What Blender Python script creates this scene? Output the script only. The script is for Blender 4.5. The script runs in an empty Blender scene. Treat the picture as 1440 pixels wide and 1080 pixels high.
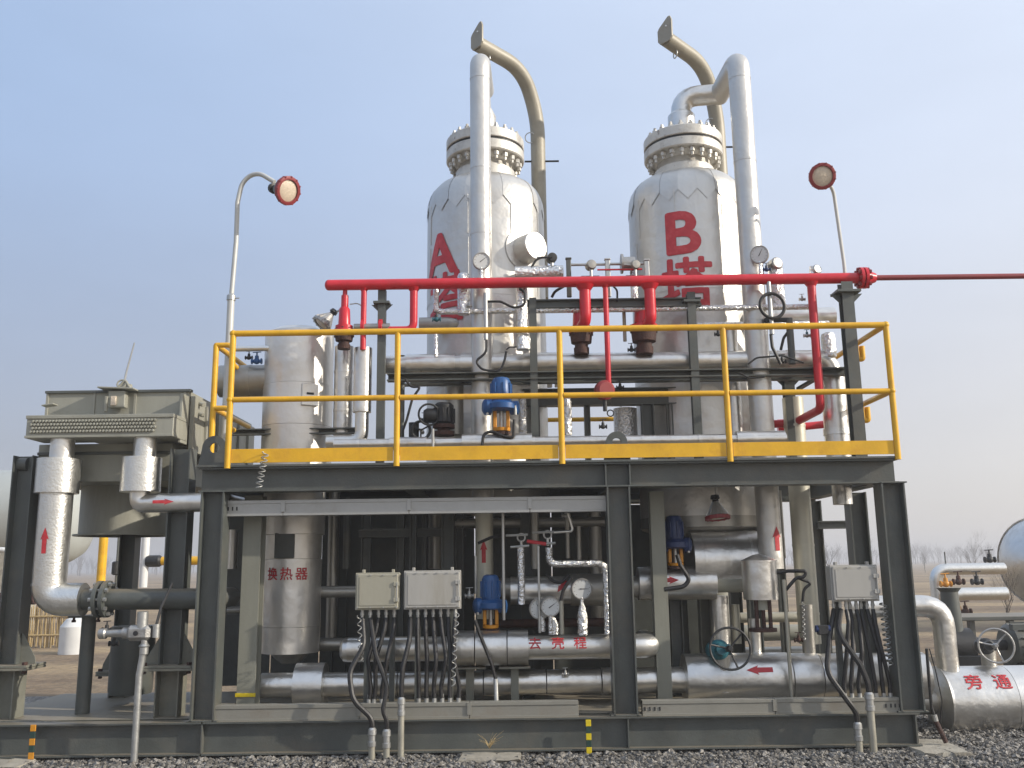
import bpy, bmesh, math, random
import numpy as np
from mathutils import Vector, Matrix

random.seed(7)
rng = np.random.default_rng(7)
SC = bpy.context.scene
COL = SC.collection

# ------------------------------------------------------------------ camera
FPX, PITCH, ROLL = 1300.0, math.radians(11.1), math.radians(0.77)
CAM = Vector((0, -8.14, 1.55))
cp, sp, cr, sr = math.cos(PITCH), math.sin(PITCH), math.cos(ROLL), math.sin(ROLL)
FW = Vector((0, cp, sp))
R0, U0 = Vector((1, 0, 0)), Vector((0, -sp, cp))
RT = R0 * cr - U0 * sr
UP = U0 * cr + R0 * sr
cd = bpy.data.cameras.new('camera')
cam = bpy.data.objects.new('camera', cd)
COL.objects.link(cam)
cd.sensor_width = 36.0
cd.lens = FPX / 1440 * 36
cd.clip_start, cd.clip_end = 0.1, 5000
M = Matrix.Identity(4)
for i in range(3):
    M[i][0], M[i][1], M[i][2], M[i][3] = RT[i], UP[i], -FW[i], CAM[i]
cam.matrix_world = M
SC.camera = cam

# ------------------------------------------------------------------ world, sun, exposure
SUN_AZ, SUN_EL = math.radians(106), math.radians(24)     # azimuth from +Y (away from camera) towards +X (right)
w = bpy.data.worlds.new('World')
SC.world = w
w.use_nodes = True
nt = w.node_tree
bg = nt.nodes['Background']
sky = nt.nodes.new('ShaderNodeTexSky')
sky.sky_type = 'NISHITA'
sky.sun_disc = False
sky.sun_elevation = SUN_EL
sky.sun_rotation = SUN_AZ
sky.air_density = 1.0
sky.dust_density = 1.2
sky.ozone_density = 1.5
# winter haze over the clear sky: paler and warmer towards the horizon, brighter round the sun
HAZE_LOW, HAZE_HIGH, HAZE_SUN = (0.45, 0.425, 0.435), (0.395, 0.565, 0.87), (0.68, 0.59, 0.44)
tcw = nt.nodes.new('ShaderNodeTexCoord')
sxyz = nt.nodes.new('ShaderNodeSeparateXYZ')
nt.links.new(tcw.outputs['Generated'], sxyz.inputs[0])
el = nt.nodes.new('ShaderNodeMapRange')
el.interpolation_type = 'SMOOTHSTEP'
el.inputs[1].default_value, el.inputs[2].default_value = -0.12, 0.52
nt.links.new(sxyz.outputs['Z'], el.inputs[0])
hz = nt.nodes.new('ShaderNodeMix')
hz.data_type = 'RGBA'
nt.links.new(el.outputs[0], hz.inputs[0])
hz.inputs[6].default_value = (*HAZE_LOW, 1)
hz.inputs[7].default_value = (*HAZE_HIGH, 1)
dotn = nt.nodes.new('ShaderNodeVectorMath')
dotn.operation = 'DOT_PRODUCT'
nt.links.new(tcw.outputs['Generated'], dotn.inputs[0])
dotn.inputs[1].default_value = (math.sin(SUN_AZ) * math.cos(SUN_EL), math.cos(SUN_AZ) * math.cos(SUN_EL), math.sin(SUN_EL))
sg = nt.nodes.new('ShaderNodeMapRange')
sg.interpolation_type = 'SMOOTHSTEP'
sg.inputs[1].default_value, sg.inputs[2].default_value = -0.75, 1.0
nt.links.new(dotn.outputs['Value'], sg.inputs[0])
sc1 = nt.nodes.new('ShaderNodeVectorMath')
sc1.operation = 'SCALE'
sc1.inputs[0].default_value = HAZE_SUN
nt.links.new(sg.outputs[0], sc1.inputs['Scale'])
ad1 = nt.nodes.new('ShaderNodeVectorMath')
ad1.operation = 'ADD'
nt.links.new(hz.outputs[2], ad1.inputs[0])
nt.links.new(sc1.outputs[0], ad1.inputs[1])
STRENGTH = 0.10
up = nt.nodes.new('ShaderNodeVectorMath')
up.operation = 'SCALE'
up.inputs['Scale'].default_value = 1.0 / STRENGTH
nt.links.new(ad1.outputs[0], up.inputs[0])
mixs = nt.nodes.new('ShaderNodeMix')
mixs.data_type = 'RGBA'
mixs.inputs[0].default_value = 0.82
nt.links.new(sky.outputs[0], mixs.inputs[6])
nt.links.new(up.outputs[0], mixs.inputs[7])
# faint uneven veil of high haze
vn = nt.nodes.new('ShaderNodeTexNoise')
vn.inputs['Scale'].default_value = 2.2
vn.inputs['Detail'].default_value = 5
vmap = nt.nodes.new('ShaderNodeMapping')
vmap.inputs['Scale'].default_value = (1, 1, 3)
nt.links.new(tcw.outputs['Generated'], vmap.inputs[0])
nt.links.new(vmap.outputs[0], vn.inputs['Vector'])
vr = nt.nodes.new('ShaderNodeMapRange')
vr.inputs[1].default_value, vr.inputs[2].default_value = 0.3, 0.7
vr.inputs[3].default_value, vr.inputs[4].default_value = 0.95, 1.05
nt.links.new(vn.outputs[0], vr.inputs[0])
vs_ = nt.nodes.new('ShaderNodeVectorMath')
vs_.operation = 'SCALE'
nt.links.new(mixs.outputs[2], vs_.inputs[0])
nt.links.new(vr.outputs[0], vs_.inputs['Scale'])
nt.links.new(vs_.outputs[0], bg.inputs[0])
bg.inputs[1].default_value = STRENGTH
sd = bpy.data.lights.new('sun', 'SUN')
sd.energy = 4.5
sd.angle = math.radians(0.8)
sd.color = (1.0, 0.92, 0.8)
so = bpy.data.objects.new('sun', sd)
COL.objects.link(so)
SDIR = Vector((math.sin(SUN_AZ) * math.cos(SUN_EL), math.cos(SUN_AZ) * math.cos(SUN_EL), math.sin(SUN_EL)))
so.rotation_euler = SDIR.to_track_quat('Z', 'Y').to_euler()
so.location = SDIR * 30
SC.view_settings.view_transform = 'Standard'
SC.view_settings.look = 'None'
SC.view_settings.exposure = 0.0
SC.view_settings.gamma = 1.0
SC.view_settings.use_curve_mapping = False

# ------------------------------------------------------------------ measuring helpers (photo pixels -> metres at a known depth)
def P(px, py, Y):
    d = FW + RT * ((px - 720) / FPX) + UP * ((540 - py) / FPX)
    t = (Y - CAM.y) / d.y
    return CAM + d * t

def rp(px, py, Y, r):
    return r * (P(px, py, Y) - CAM).dot(FW) / FPX

def zat(py, x, Y):
    k = (540 - py) / FPX
    dy = Y - CAM.y
    dz = (-dy * sp * cr + x * sr - k * dy * cp) / (k * sp - cp * cr)
    return CAM.z + dz

def xat(px, z, Y):
    k = (px - 720) / FPX
    dy, dz = Y - CAM.y, z - CAM.z
    return (k * (dy * cp + dz * sp) + (-dy * sp + dz * cp) * sr) / cr

def VP(px, pym, Y, pt, pb):
    x = P(px, pym, Y).x
    return Vector((x, Y, zat(pt, x, Y))), Vector((x, Y, zat(pb, x, Y)))

def HP(px0, px1, py, Y):
    z = P((px0 + px1) / 2, py, Y).z
    return Vector((xat(px0, z, Y), Y, z)), Vector((xat(px1, z, Y), Y, z))

# ------------------------------------------------------------------ materials
def mat(name, col, rough=0.5, metal=0.0, var=0.15, vs=6.0, bump=0.0, bs=40.0, dirt=None, dirt_amt=0.0, ds=3.0, streak=False, rvar=0.1, bd=0.01, spec=0.5, dust=None, spots=None, spot_s=9.0, spot_lo=0.64):
    m = bpy.data.materials.new(name)
    m.use_nodes = True
    n, l = m.node_tree.nodes, m.node_tree.links
    b = n['Principled BSDF']
    b.inputs['Roughness'].default_value = rough
    b.inputs['Metallic'].default_value = metal
    b.inputs['Specular IOR Level'].default_value = spec
    tc = n.new('ShaderNodeTexCoord')
    mp = n.new('ShaderNodeMapping')
    oi = n.new('ShaderNodeObjectInfo')
    add = n.new('ShaderNodeVectorMath')
    add.operation = 'ADD'
    l.new(tc.outputs['Object'], add.inputs[0])
    sc_ = n.new('ShaderNodeVectorMath')
    sc_.operation = 'SCALE'
    cmb = n.new('ShaderNodeCombineXYZ')
    l.new(oi.outputs['Random'], cmb.inputs[0])
    l.new(oi.outputs['Random'], cmb.inputs[1])
    l.new(cmb.outputs[0], sc_.inputs[0])
    sc_.inputs['Scale'].default_value = 37.0
    l.new(sc_.outputs[0], add.inputs[1])
    l.new(add.outputs[0], mp.inputs[0])
    if streak:
        mp.inputs['Scale'].default_value = (1, 1, 0.18)
    nz = n.new('ShaderNodeTexNoise')
    nz.inputs['Scale'].default_value = vs
    nz.inputs['Detail'].default_value = 6
    nz.inputs['Roughness'].default_value = 0.6
    l.new(mp.outputs[0], nz.inputs['Vector'])
    mr = n.new('ShaderNodeMapRange')
    mr.inputs[1].default_value, mr.inputs[2].default_value = 0.25, 0.75
    mr.inputs[3].default_value, mr.inputs[4].default_value = 1 - var, 1 + var
    l.new(nz.outputs[0], mr.inputs[0])
    mul = n.new('ShaderNodeMix')
    mul.data_type = 'RGBA'
    mul.blend_type = 'MULTIPLY'
    mul.inputs[0].default_value = 1
    mul.inputs[6].default_value = (*col, 1)
    l.new(mr.outputs[0], mul.inputs[7])
    out = mul.outputs[2]
    if dirt:
        n2 = n.new('ShaderNodeTexNoise')
        n2.inputs['Scale'].default_value = ds
        n2.inputs['Detail'].default_value = 8
        n2.inputs['Roughness'].default_value = 0.7
        l.new(mp.outputs[0], n2.inputs['Vector'])
        r2 = n.new('ShaderNodeMapRange')
        r2.inputs[1].default_value, r2.inputs[2].default_value = 0.5, 0.72
        r2.inputs[3].default_value, r2.inputs[4].default_value = 0, dirt_amt
        l.new(n2.outputs[0], r2.inputs[0])
        mx = n.new('ShaderNodeMix')
        mx.data_type = 'RGBA'
        l.new(r2.outputs[0], mx.inputs[0])
        l.new(out, mx.inputs[6])
        mx.inputs[7].default_value = (*dirt, 1)
        out = mx.outputs[2]
    if spots:
        n4 = n.new('ShaderNodeTexNoise')
        n4.inputs['Scale'].default_value = spot_s
        n4.inputs['Detail'].default_value = 9
        n4.inputs['Roughness'].default_value = 0.75
        l.new(add.outputs[0], n4.inputs['Vector'])
        r4 = n.new('ShaderNodeMapRange')
        r4.inputs[1].default_value, r4.inputs[2].default_value = spot_lo, spot_lo + 0.06
        r4.inputs[3].default_value, r4.inputs[4].default_value = 0, 0.8
        l.new(n4.outputs[0], r4.inputs[0])
        m4 = n.new('ShaderNodeMix')
        m4.data_type = 'RGBA'
        l.new(r4.outputs[0], m4.inputs[0])
        l.new(out, m4.inputs[6])
        m4.inputs[7].default_value = (*spots, 1)
        out = m4.outputs[2]
    if dust:                      # dust lying on ledges that face up
        ge = n.new('ShaderNodeNewGeometry')
        sx = n.new('ShaderNodeSeparateXYZ')
        l.new(ge.outputs['Normal'], sx.inputs[0])
        r5 = n.new('ShaderNodeMapRange')
        r5.inputs[1].default_value, r5.inputs[2].default_value = 0.55, 0.95
        r5.inputs[3].default_value, r5.inputs[4].default_value = 0, 0.65
        l.new(sx.outputs['Z'], r5.inputs[0])
        m5 = n.new('ShaderNodeMix')
        m5.data_type = 'RGBA'
        l.new(r5.outputs[0], m5.inputs[0])
        l.new(out, m5.inputs[6])
        m5.inputs[7].default_value = (*dust, 1)
        out = m5.outputs[2]
    l.new(out, b.inputs['Base Color'])
    rr = n.new('ShaderNodeMapRange')
    rr.inputs[3].default_value, rr.inputs[4].default_value = max(0.02, rough - rvar), min(1, rough + rvar)
    l.new(nz.outputs[0], rr.inputs[0])
    l.new(rr.outputs[0], b.inputs['Roughness'])
    if bump:
        n3 = n.new('ShaderNodeTexNoise')
        n3.inputs['Scale'].default_value = bs
        n3.inputs['Detail'].default_value = 3
        l.new(add.outputs[0], n3.inputs['Vector'])
        bp = n.new('ShaderNodeBump')
        bp.inputs['Strength'].default_value = bump
        bp.inputs['Distance'].default_value = bd
        l.new(n3.outputs[0], bp.inputs['Height'])
        l.new(bp.outputs[0], b.inputs['Normal'])
    return m

MT = {}
MT['steel'] = mat('grey steel paint', (0.085, 0.092, 0.084), 0.46, 0, 0.25, 3, 0.15, 60, (0.15, 0.13, 0.1), 0.55, 2.2, rvar=0.12, dust=(0.25, 0.21, 0.15), spots=(0.12, 0.055, 0.025), spot_lo=0.66)
MT['steel_dust'] = mat('dusty grey steel paint', (0.165, 0.165, 0.135), 0.6, 0, 0.2, 4, 0.15, 60, (0.24, 0.2, 0.14), 0.6, 2.5, dust=(0.3, 0.25, 0.18), spots=(0.14, 0.07, 0.035), spot_lo=0.68)
MT['cooler'] = mat('cooler grey green paint', (0.30, 0.295, 0.245), 0.55, 0, 0.15, 3, 0.1, 50, (0.13, 0.12, 0.09), 0.5, 2.0, streak=True)
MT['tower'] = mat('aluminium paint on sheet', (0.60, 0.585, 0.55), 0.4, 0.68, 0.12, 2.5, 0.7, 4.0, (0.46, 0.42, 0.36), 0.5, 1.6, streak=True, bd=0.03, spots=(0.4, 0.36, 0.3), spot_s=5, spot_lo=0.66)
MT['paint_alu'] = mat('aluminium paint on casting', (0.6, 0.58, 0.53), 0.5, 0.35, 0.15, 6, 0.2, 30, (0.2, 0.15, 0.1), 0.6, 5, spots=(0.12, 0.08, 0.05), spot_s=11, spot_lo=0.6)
MT['clad'] = mat('aluminium cladding', (0.70, 0.685, 0.65), 0.32, 0.9, 0.12, 3, 0.5, 7, (0.4, 0.36, 0.3), 0.5, 2.5, bd=0.018, spots=(0.3, 0.27, 0.22), spot_s=6, spot_lo=0.66)
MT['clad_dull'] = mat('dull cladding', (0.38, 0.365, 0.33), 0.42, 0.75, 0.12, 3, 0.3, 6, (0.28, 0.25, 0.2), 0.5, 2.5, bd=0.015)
MT['foil'] = mat('crinkled foil', (0.78, 0.77, 0.75), 0.24, 1.0, 0.15, 30, 0.8, 42, bd=0.03)
MT['foil2'] = mat('embossed foil', (0.72, 0.71, 0.67), 0.33, 0.95, 0.08, 20, 0.45, 55, bd=0.006)
MT['yellow'] = mat('yellow paint', (0.74, 0.41, 0.013), 0.36, 0, 0.14, 5, 0.1, 40, (0.50, 0.22, 0.02), 0.6, 4, spots=(0.16, 0.08, 0.03), spot_s=14, spot_lo=0.68, dust=(0.55, 0.34, 0.1))
MT['red'] = mat('red paint', (0.56, 0.017, 0.03), 0.33, 0, 0.16, 5, 0.1, 30, (0.3, 0.02, 0.02), 0.6, 3, spots=(0.14, 0.03, 0.025), spot_s=14, spot_lo=0.68)
MT['red_dark'] = mat('dull red paint', (0.24, 0.028, 0.03), 0.5, 0, 0.15, 5, 0.06, 30)
MT['letter'] = mat('red lettering paint', (0.52, 0.03, 0.04), 0.5, 0, 0.2, 9, 0, 30, (0.6, 0.2, 0.18), 0.35, 9)
MT['rust'] = mat('rusted iron', (0.055, 0.026, 0.02), 0.75, 0.1, 0.35, 12, 0.5, 60, (0.14, 0.055, 0.03), 0.5, 8)
MT['galv'] = mat('galvanised steel', (0.48, 0.48, 0.46), 0.42, 0.8, 0.12, 18, 0.1, 40)
MT['conduit'] = mat('pale conduit', (0.42, 0.40, 0.33), 0.45, 0.5, 0.15, 10, 0.1, 40, (0.25, 0.2, 0.13), 0.5, 5)
MT['rubber'] = mat('black rubber', (0.018, 0.017, 0.017), 0.5, 0, 0.3, 12, 0.2, 60)
MT['dark'] = mat('black iron', (0.03, 0.03, 0.03), 0.5, 0.2, 0.3, 12, 0.2, 60)
MT['blue'] = mat('blue enamel', (0.018, 0.085, 0.25), 0.38, 0, 0.15, 8, 0.1, 40, (0.02, 0.04, 0.12), 0.5, 6)
MT['navy'] = mat('navy enamel', (0.012, 0.03, 0.11), 0.4, 0, 0.2, 8, 0.1, 40)
MT['teal'] = mat('teal enamel', (0.02, 0.12, 0.15), 0.4, 0, 0.2, 8, 0.1, 40)
MT['orange'] = mat('orange yellow enamel', (0.62, 0.26, 0.015), 0.45, 0, 0.2, 8, 0.1, 40, (0.3, 0.1, 0.02), 0.5, 8)
MT['box'] = mat('cream box enamel', (0.36, 0.34, 0.265), 0.45, 0, 0.1, 4, 0.1, 120, (0.22, 0.19, 0.13), 0.6, 4, streak=True)
MT['box_grey'] = mat('grey box enamel', (0.40, 0.385, 0.35), 0.45, 0, 0.1, 4, 0.1, 120, (0.26, 0.23, 0.17), 0.6, 4, streak=True)
MT['tray'] = mat('zinc cable tray', (0.40, 0.40, 0.385), 0.45, 0.45, 0.1, 6, 0.08, 40, (0.24, 0.22, 0.18), 0.5, 3)
MT['tray_dust'] = mat('dusty cable tray', (0.25, 0.24, 0.205), 0.6, 0.15, 0.12, 6, 0.08, 40, (0.18, 0.14, 0.1), 0.6, 3)
MT['tan'] = mat('tan grey pipe paint', (0.31, 0.285, 0.225), 0.5, 0.1, 0.12, 4, 0.1, 40, (0.2, 0.17, 0.12), 0.5, 3)
MT['cream'] = mat('cream cladding', (0.55, 0.53, 0.44), 0.45, 0.4, 0.1, 4, 0.2, 8)
MT['steel_light'] = mat('pale dusty steel paint', (0.23, 0.23, 0.19), 0.55, 0, 0.18, 4, 0.1, 50, (0.15, 0.13, 0.1), 0.5, 2.5, streak=True)
MT['alloy'] = mat('weathered bright sheet', (0.74, 0.715, 0.67), 0.4, 0.72, 0.1, 2.5, 0.5, 6, (0.5, 0.46, 0.38), 0.5, 2.0, bd=0.02)
MT['white'] = mat('white paint', (0.7, 0.7, 0.68), 0.45, 0, 0.06, 5)
MT['pole'] = mat('pale pole paint', (0.52, 0.52, 0.49), 0.5, 0.2, 0.08, 5)
MT['dial'] = mat('dial white', (0.62, 0.63, 0.62), 0.4, 0, 0.05, 20)
MT['lens'] = mat('lamp lens', (0.62, 0.52, 0.40), 0.25, 0, 0.12, 40, 0.6, 90)
MT['lampgreen'] = mat('lamp cast body', (0.10, 0.115, 0.10), 0.5, 0.3, 0.15, 20)
MT['lampgrey'] = mat('lamp grey casting', (0.4, 0.39, 0.37), 0.4, 0.7, 0.2, 20, 0.3, 60)
MT['concrete'] = mat('concrete', (0.36, 0.33, 0.27), 0.9, 0, 0.25, 8, 0.6, 40, (0.2, 0.17, 0.13), 0.6, 5)
MT['tankgrey'] = mat('tank grey paint', (0.40, 0.42, 0.40), 0.45, 0.1, 0.06, 2, 0, 5, (0.28, 0.28, 0.25), 0.5, 1.0)
MT['tape'] = mat('yellow tape', (0.66, 0.5, 0.01), 0.5, 0, 0.15, 30)
MT['tapegreen'] = mat('dark green tape', (0.02, 0.05, 0.04), 0.5, 0, 0.15, 30)
MT['bark'] = mat('bare bark', (0.12, 0.095, 0.075), 0.9, 0, 0.2, 8)
MT['reed'] = mat('dry reed', (0.42, 0.31, 0.15), 0.9, 0, 0.3, 14)
MT['brick'] = mat('dull brick', (0.24, 0.16, 0.12), 0.9, 0, 0.3, 10)

# ------------------------------------------------------------------ mesh building
WL = {}

class MB:
    def __init__(s):
        s.v, s.f = [], []

    def add(s, vs, fs):
        o = len(s.v)
        s.v += [Vector(a) for a in vs]
        s.f += [tuple(i + o for i in f) for f in fs]
        return s

    def box(s, c, d, rot=None, ch=None):
        """chamfered box: centre c, full size d"""
        hx, hy, hz = d[0] / 2, d[1] / 2, d[2] / 2
        if ch is None:
            ch = min(0.006, min(hx, hy, hz) * 0.4)
        vs, ix = [], {}
        for sx in (-1, 1):
            for sy in (-1, 1):
                for sz in (-1, 1):
                    for a in range(3):
                        q = [sx * hx, sy * hy, sz * hz]
                        for b in range(3):
                            if b != a:
                                q[b] -= (sx, sy, sz)[b] * ch
                        ix[(sx, sy, sz, a)] = len(vs)
                        vs.append(Vector(q))
        fs = []
        for sx in (-1, 1):
            fs.append([ix[(sx, y, z, 0)] for y, z in ((-1, -1), (1, -1), (1, 1), (-1, 1))][::sx])
            fs.append([ix[(x, sx, z, 1)] for x, z in ((-1, -1), (-1, 1), (1, 1), (1, -1))][::sx])
            fs.append([ix[(x, y, sx, 2)] for x, y in ((-1, -1), (1, -1), (1, 1), (-1, 1))][::sx])
        for a, b in ((-1, -1), (-1, 1), (1, -1), (1, 1)):
            g = a * b
            fs.append([ix[(a, b, -1, 0)], ix[(a, b, -1, 1)], ix[(a, b, 1, 1)], ix[(a, b, 1, 0)]][::g])
            fs.append([ix[(a, -1, b, 2)], ix[(a, -1, b, 0)], ix[(a, 1, b, 0)], ix[(a, 1, b, 2)]][::g])
            fs.append([ix[(-1, a, b, 1)], ix[(-1, a, b, 2)], ix[(1, a, b, 2)], ix[(1, a, b, 1)]][::g])
        for sx in (-1, 1):
            for sy in (-1, 1):
                for sz in (-1, 1):
                    fs.append([ix[(sx, sy, sz, a)] for a in range(3)][::sx * sy * sz])
        c = Vector(c)
        if rot is not None:
            vs = [rot @ q for q in vs]
        return s.add([q + c for q in vs], fs)

    def b2(s, lo, hi, ch=None):
        lo, hi = Vector(lo), Vector(hi)
        return s.box((lo + hi) / 2, hi - lo, None, ch)

    def prism(s, poly, thick, o, ax, ay):
        """polygon (list of 2-D points) in plane (ax, ay) at o, extruded by thick along ax x ay"""
        o, ax, ay = Vector(o), Vector(ax), Vector(ay)
        nrm = ax.cross(ay)
        n = len(poly)
        a = [o + ax * p[0] + ay * p[1] for p in poly]
        b = [q + nrm * thick for q in a]
        return s.add(a + b, [tuple(range(n))[::-1], tuple(range(n, 2 * n))] + [(i, (i + 1) % n, n + (i + 1) % n, n + i) for i in range(n)])

    def beam(s, p0, p1, h, w, tf=0.012, tw=0.009, up=(0, 0, 1), kind='I'):
        p0, p1 = Vector(p0), Vector(p1)
        d = (p1 - p0).normalized()
        up = Vector(up)
        sd_ = d.cross(up).normalized()
        up = sd_.cross(d).normalized()
        H, W, t = h / 2, w / 2, tw / 2
        if kind == 'I':
            pr = [(-W, -H), (W, -H), (W, -H + tf), (t, -H + tf), (t, H - tf), (W, H - tf), (W, H), (-W, H), (-W, H - tf), (-t, H - tf), (-t, -H + tf), (-W, -H + tf)]
        elif kind == 'C':
            pr = [(-W, -H), (W, -H), (W, -H + tf), (-W + tw, -H + tf), (-W + tw, H - tf), (W, H - tf), (W, H), (-W, H)]
        else:  # L angle
            pr = [(-W, -H), (W, -H), (W, -H + tf), (-W + tw, -H + tf), (-W + tw, H), (-W, H)]
        n = len(pr)
        a = [p0 + sd_ * x + up * y for x, y in pr]
        b = [p1 + sd_ * x + up * y for x, y in pr]
        return s.add(a + b, [tuple(range(n)), tuple(range(n, 2 * n))[::-1]] + [(i, n + i, n + (i + 1) % n, (i + 1) % n) for i in range(n)])

    def tube(s, pts, r, n=14, bend=None, cap=True, steps=6):
        pts = [Vector(p) for p in pts]
        q = [pts[0]]
        for i in range(1, len(pts) - 1):
            a, b, c = pts[i - 1], pts[i], pts[i + 1]
            u, v = (a - b), (c - b)
            lu, lv = u.length, v.length
            if lu < 1e-6 or lv < 1e-6:
                continue
            u, v = u / lu, v / lv
            ang = u.angle(v)
            if ang > math.radians(176):
                q.append(b)
                continue
            B = bend if bend is not None else 1.6 * (r if not isinstance(r, (list, tuple)) else r[0])
            t = min(B / math.tan(ang / 2), 0.48 * lu, 0.48 * lv)
            for k in range(steps + 1):
                x = k / steps
                q.append((b + u * t) * (1 - x) ** 2 + b * 2 * x * (1 - x) + (b + v * t) * x * x)
        q.append(pts[-1])
        q = [p for i, p in enumerate(q) if i == 0 or (p - q[i - 1]).length > 1e-5]
        m = len(q)
        T = [((q[min(i + 1, m - 1)] - q[i]).normalized() + (q[i] - q[max(i - 1, 0)]).normalized()).normalized() if 0 < i < m - 1 else (q[1] - q[0] if i == 0 else q[-1] - q[-2]).normalized() for i in range(m)]
        nr = T[0].orthogonal().normalized()
        if abs(T[0].z) < 0.9:
            nr = (Vector((0, 0, 1)) - T[0] * T[0].z).normalized()
        vs, fs = [], []
        for i in range(m):
            if i:
                nr = (nr - T[i] * nr.dot(T[i])).normalized()
            bn = T[i].cross(nr)
            rad = r[min(i, len(r) - 1)] if isinstance(r, (list, tuple)) else r
            for k in range(n):
                a = 2 * math.pi * k / n
                vs.append(q[i] + (nr * math.cos(a) + bn * math.sin(a)) * rad)
        for i in range(m - 1):
            for k in range(n):
                k2 = (k + 1) % n
                fs.append((i * n + k, i * n + k2, (i + 1) * n + k2, (i + 1) * n + k))
        if cap:
            fs.append(tuple(range(n))[::-1])
            fs.append(tuple(range((m - 1) * n, m * n)))
        return s.add(vs, fs)

    def cyl(s, p0, p1, r, r2=None, n=18):
        p0, p1 = Vector(p0), Vector(p1)
        return s.lathe([(0, r), ((p1 - p0).length, r if r2 is None else r2)], p0, p1 - p0, n)

    def lathe(s, prof, o, ax=(0, 0, 1), n=24, cap=True):
        """prof: list of (height along axis, radius)"""
        o, ax = Vector(o), Vector(ax).normalized()
        u = ax.orthogonal().normalized()
        v = ax.cross(u)
        vs, fs = [], []
        m = len(prof)
        for h, r in prof:
            for k in range(n):
                a = 2 * math.pi * k / n
                vs.append(o + ax * h + (u * math.cos(a) + v * math.sin(a)) * max(r, 1e-4))
        for i in range(m - 1):
            for k in range(n):
                k2 = (k + 1) % n
                fs.append((i * n + k, i * n + k2, (i + 1) * n + k2, (i + 1) * n + k))
        if cap:
            fs.append(tuple(range(n))[::-1])
            fs.append(tuple(range((m - 1) * n, m * n)))
        return s.add(vs, fs)

    def torus(s, c, ax, R, r, n=28, k=8, a0=0, a1=2 * math.pi):
        c, ax = Vector(c), Vector(ax).normalized()
        u = ax.orthogonal().normalized()
        v = ax.cross(u)
        full = abs(a1 - a0 - 2 * math.pi) < 1e-6
        m = n if full else n + 1
        vs, fs = [], []
        for i in range(m):
            a = a0 + (a1 - a0) * i / n
            d = u * math.cos(a) + v * math.sin(a)
            for j in range(k):
                b = 2 * math.pi * j / k
                vs.append(c + d * (R + r * math.cos(b)) + ax * (r * math.sin(b)))
        for i in range(n):
            i2 = (i + 1) % m
            for j in range(k):
                j2 = (j + 1) % k
                fs.append((i * k + j, i2 * k + j, i2 * k + j2, i * k + j2))
        return s.add(vs, fs)

    def ball(s, c, r, n=12, sq=(1, 1, 1)):
        c = Vector(c)
        pr = [(-math.cos(math.pi * i / n) * r, math.sin(math.pi * i / n) * r) for i in range(n + 1)]
        m = MB().lathe(pr, (0, 0, 0), (0, 0, 1), n + 4)
        return s.add([c + Vector((p.x * sq[0], p.y * sq[1], p.z * sq[2])) for p in m.v], m.f)

    def mesh(s, name, m, o, sharp=35):
        me = bpy.data.meshes.new(name)
        me.from_pydata([tuple(p - o) for p in s.v], [], s.f)
        me.materials.append(MT[m] if isinstance(m, str) else m)
        me.polygons.foreach_set('use_smooth', [True] * len(me.polygons))
        me.set_sharp_from_angle(angle=math.radians(sharp))
        me.update()
        return me

    def build(s, name, m, parent=None, label=None, sharp=35, origin=None, fix=True):
        lo = Vector((min(p.x for p in s.v), min(p.y for p in s.v), min(p.z for p in s.v)))
        hi = Vector((max(p.x for p in s.v), max(p.y for p in s.v), max(p.z for p in s.v)))
        o = origin or ((lo + hi) / 2 if parent else Vector(((lo.x + hi.x) / 2, (lo.y + hi.y) / 2, lo.z)))
        me = s.mesh(name, m, o, sharp)
        if fix:
            bm = bmesh.new()
            bm.from_mesh(me)
            bmesh.ops.recalc_face_normals(bm, faces=bm.faces)
            bm.to_mesh(me)
            bm.free()
        ob = bpy.data.objects.new(name, me)
        COL.objects.link(ob)
        ob.location = o - (WL[parent] if parent else Vector())
        ob.parent = parent
        WL[ob] = o
        if label:
            ob['label'] = label
        return ob

def tag(o, label, cat, group=None, kind=None):
    o['label'] = label
    o['category'] = cat
    if group:
        o['group'] = group
    if kind:
        o['kind'] = kind
    return o

def thing(name, label, cat, loc, group=None):
    o = bpy.data.objects.new(name, None)
    COL.objects.link(o)
    o.empty_display_size = 0.1
    o.location = loc
    WL[o] = Vector(loc)
    return tag(o, label, cat, group)

def dup_part(src, parent, loc, rot=None, scale=None):
    c = src.copy()
    COL.objects.link(c)
    c.parent = parent
    c.location = Vector(loc) - WL[parent]
    if rot:
        c.rotation_euler = rot
    if scale:
        c.scale = scale
    WL[c] = Vector(loc)
    return c

def pipe(name, label, cat, pts, r, m, group=None, bend=None, n=14):
    return tag(MB().tube(pts, r, n, bend).build(name, m), label, cat, group)

def ring_along(mb, p0, p1, r, t, h):
    """raised band round a straight pipe at p0 (towards p1)"""
    p0, p1 = Vector(p0), Vector(p1)
    d = (p1 - p0).normalized()
    return mb.lathe([(-t, r * 0.985), (-t, r + h), (t, r + h), (t, r * 0.985)], p0, d, 20, cap=False)

def clad_pipe(name, label, pts, r, m, bands=0, cat='pipe', group=None, bend=None, n=20):
    """insulated pipe: cladding part plus raised seam bands as parts"""
    pts = [Vector(p) for p in pts]
    o = Vector((sum(p.x for p in pts) / len(pts), pts[0].y, min(p.z for p in pts)))
    t = thing(name, label, cat, o, group)
    MB().tube(pts, r, n, bend).build('cladding', m, t)
    if bands:
        for a, b in zip(pts[:-1], pts[1:]):
            L = (b - a).length
            k = int(L / bands)
            for i in range(k):
                x = (i + 0.5 + random.uniform(-.08, .08)) / k
                ring_along(MB(), a.lerp(b, x), b, r, 0.012, 0.0035).build('seam_band', m, t)
    return t

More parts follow.
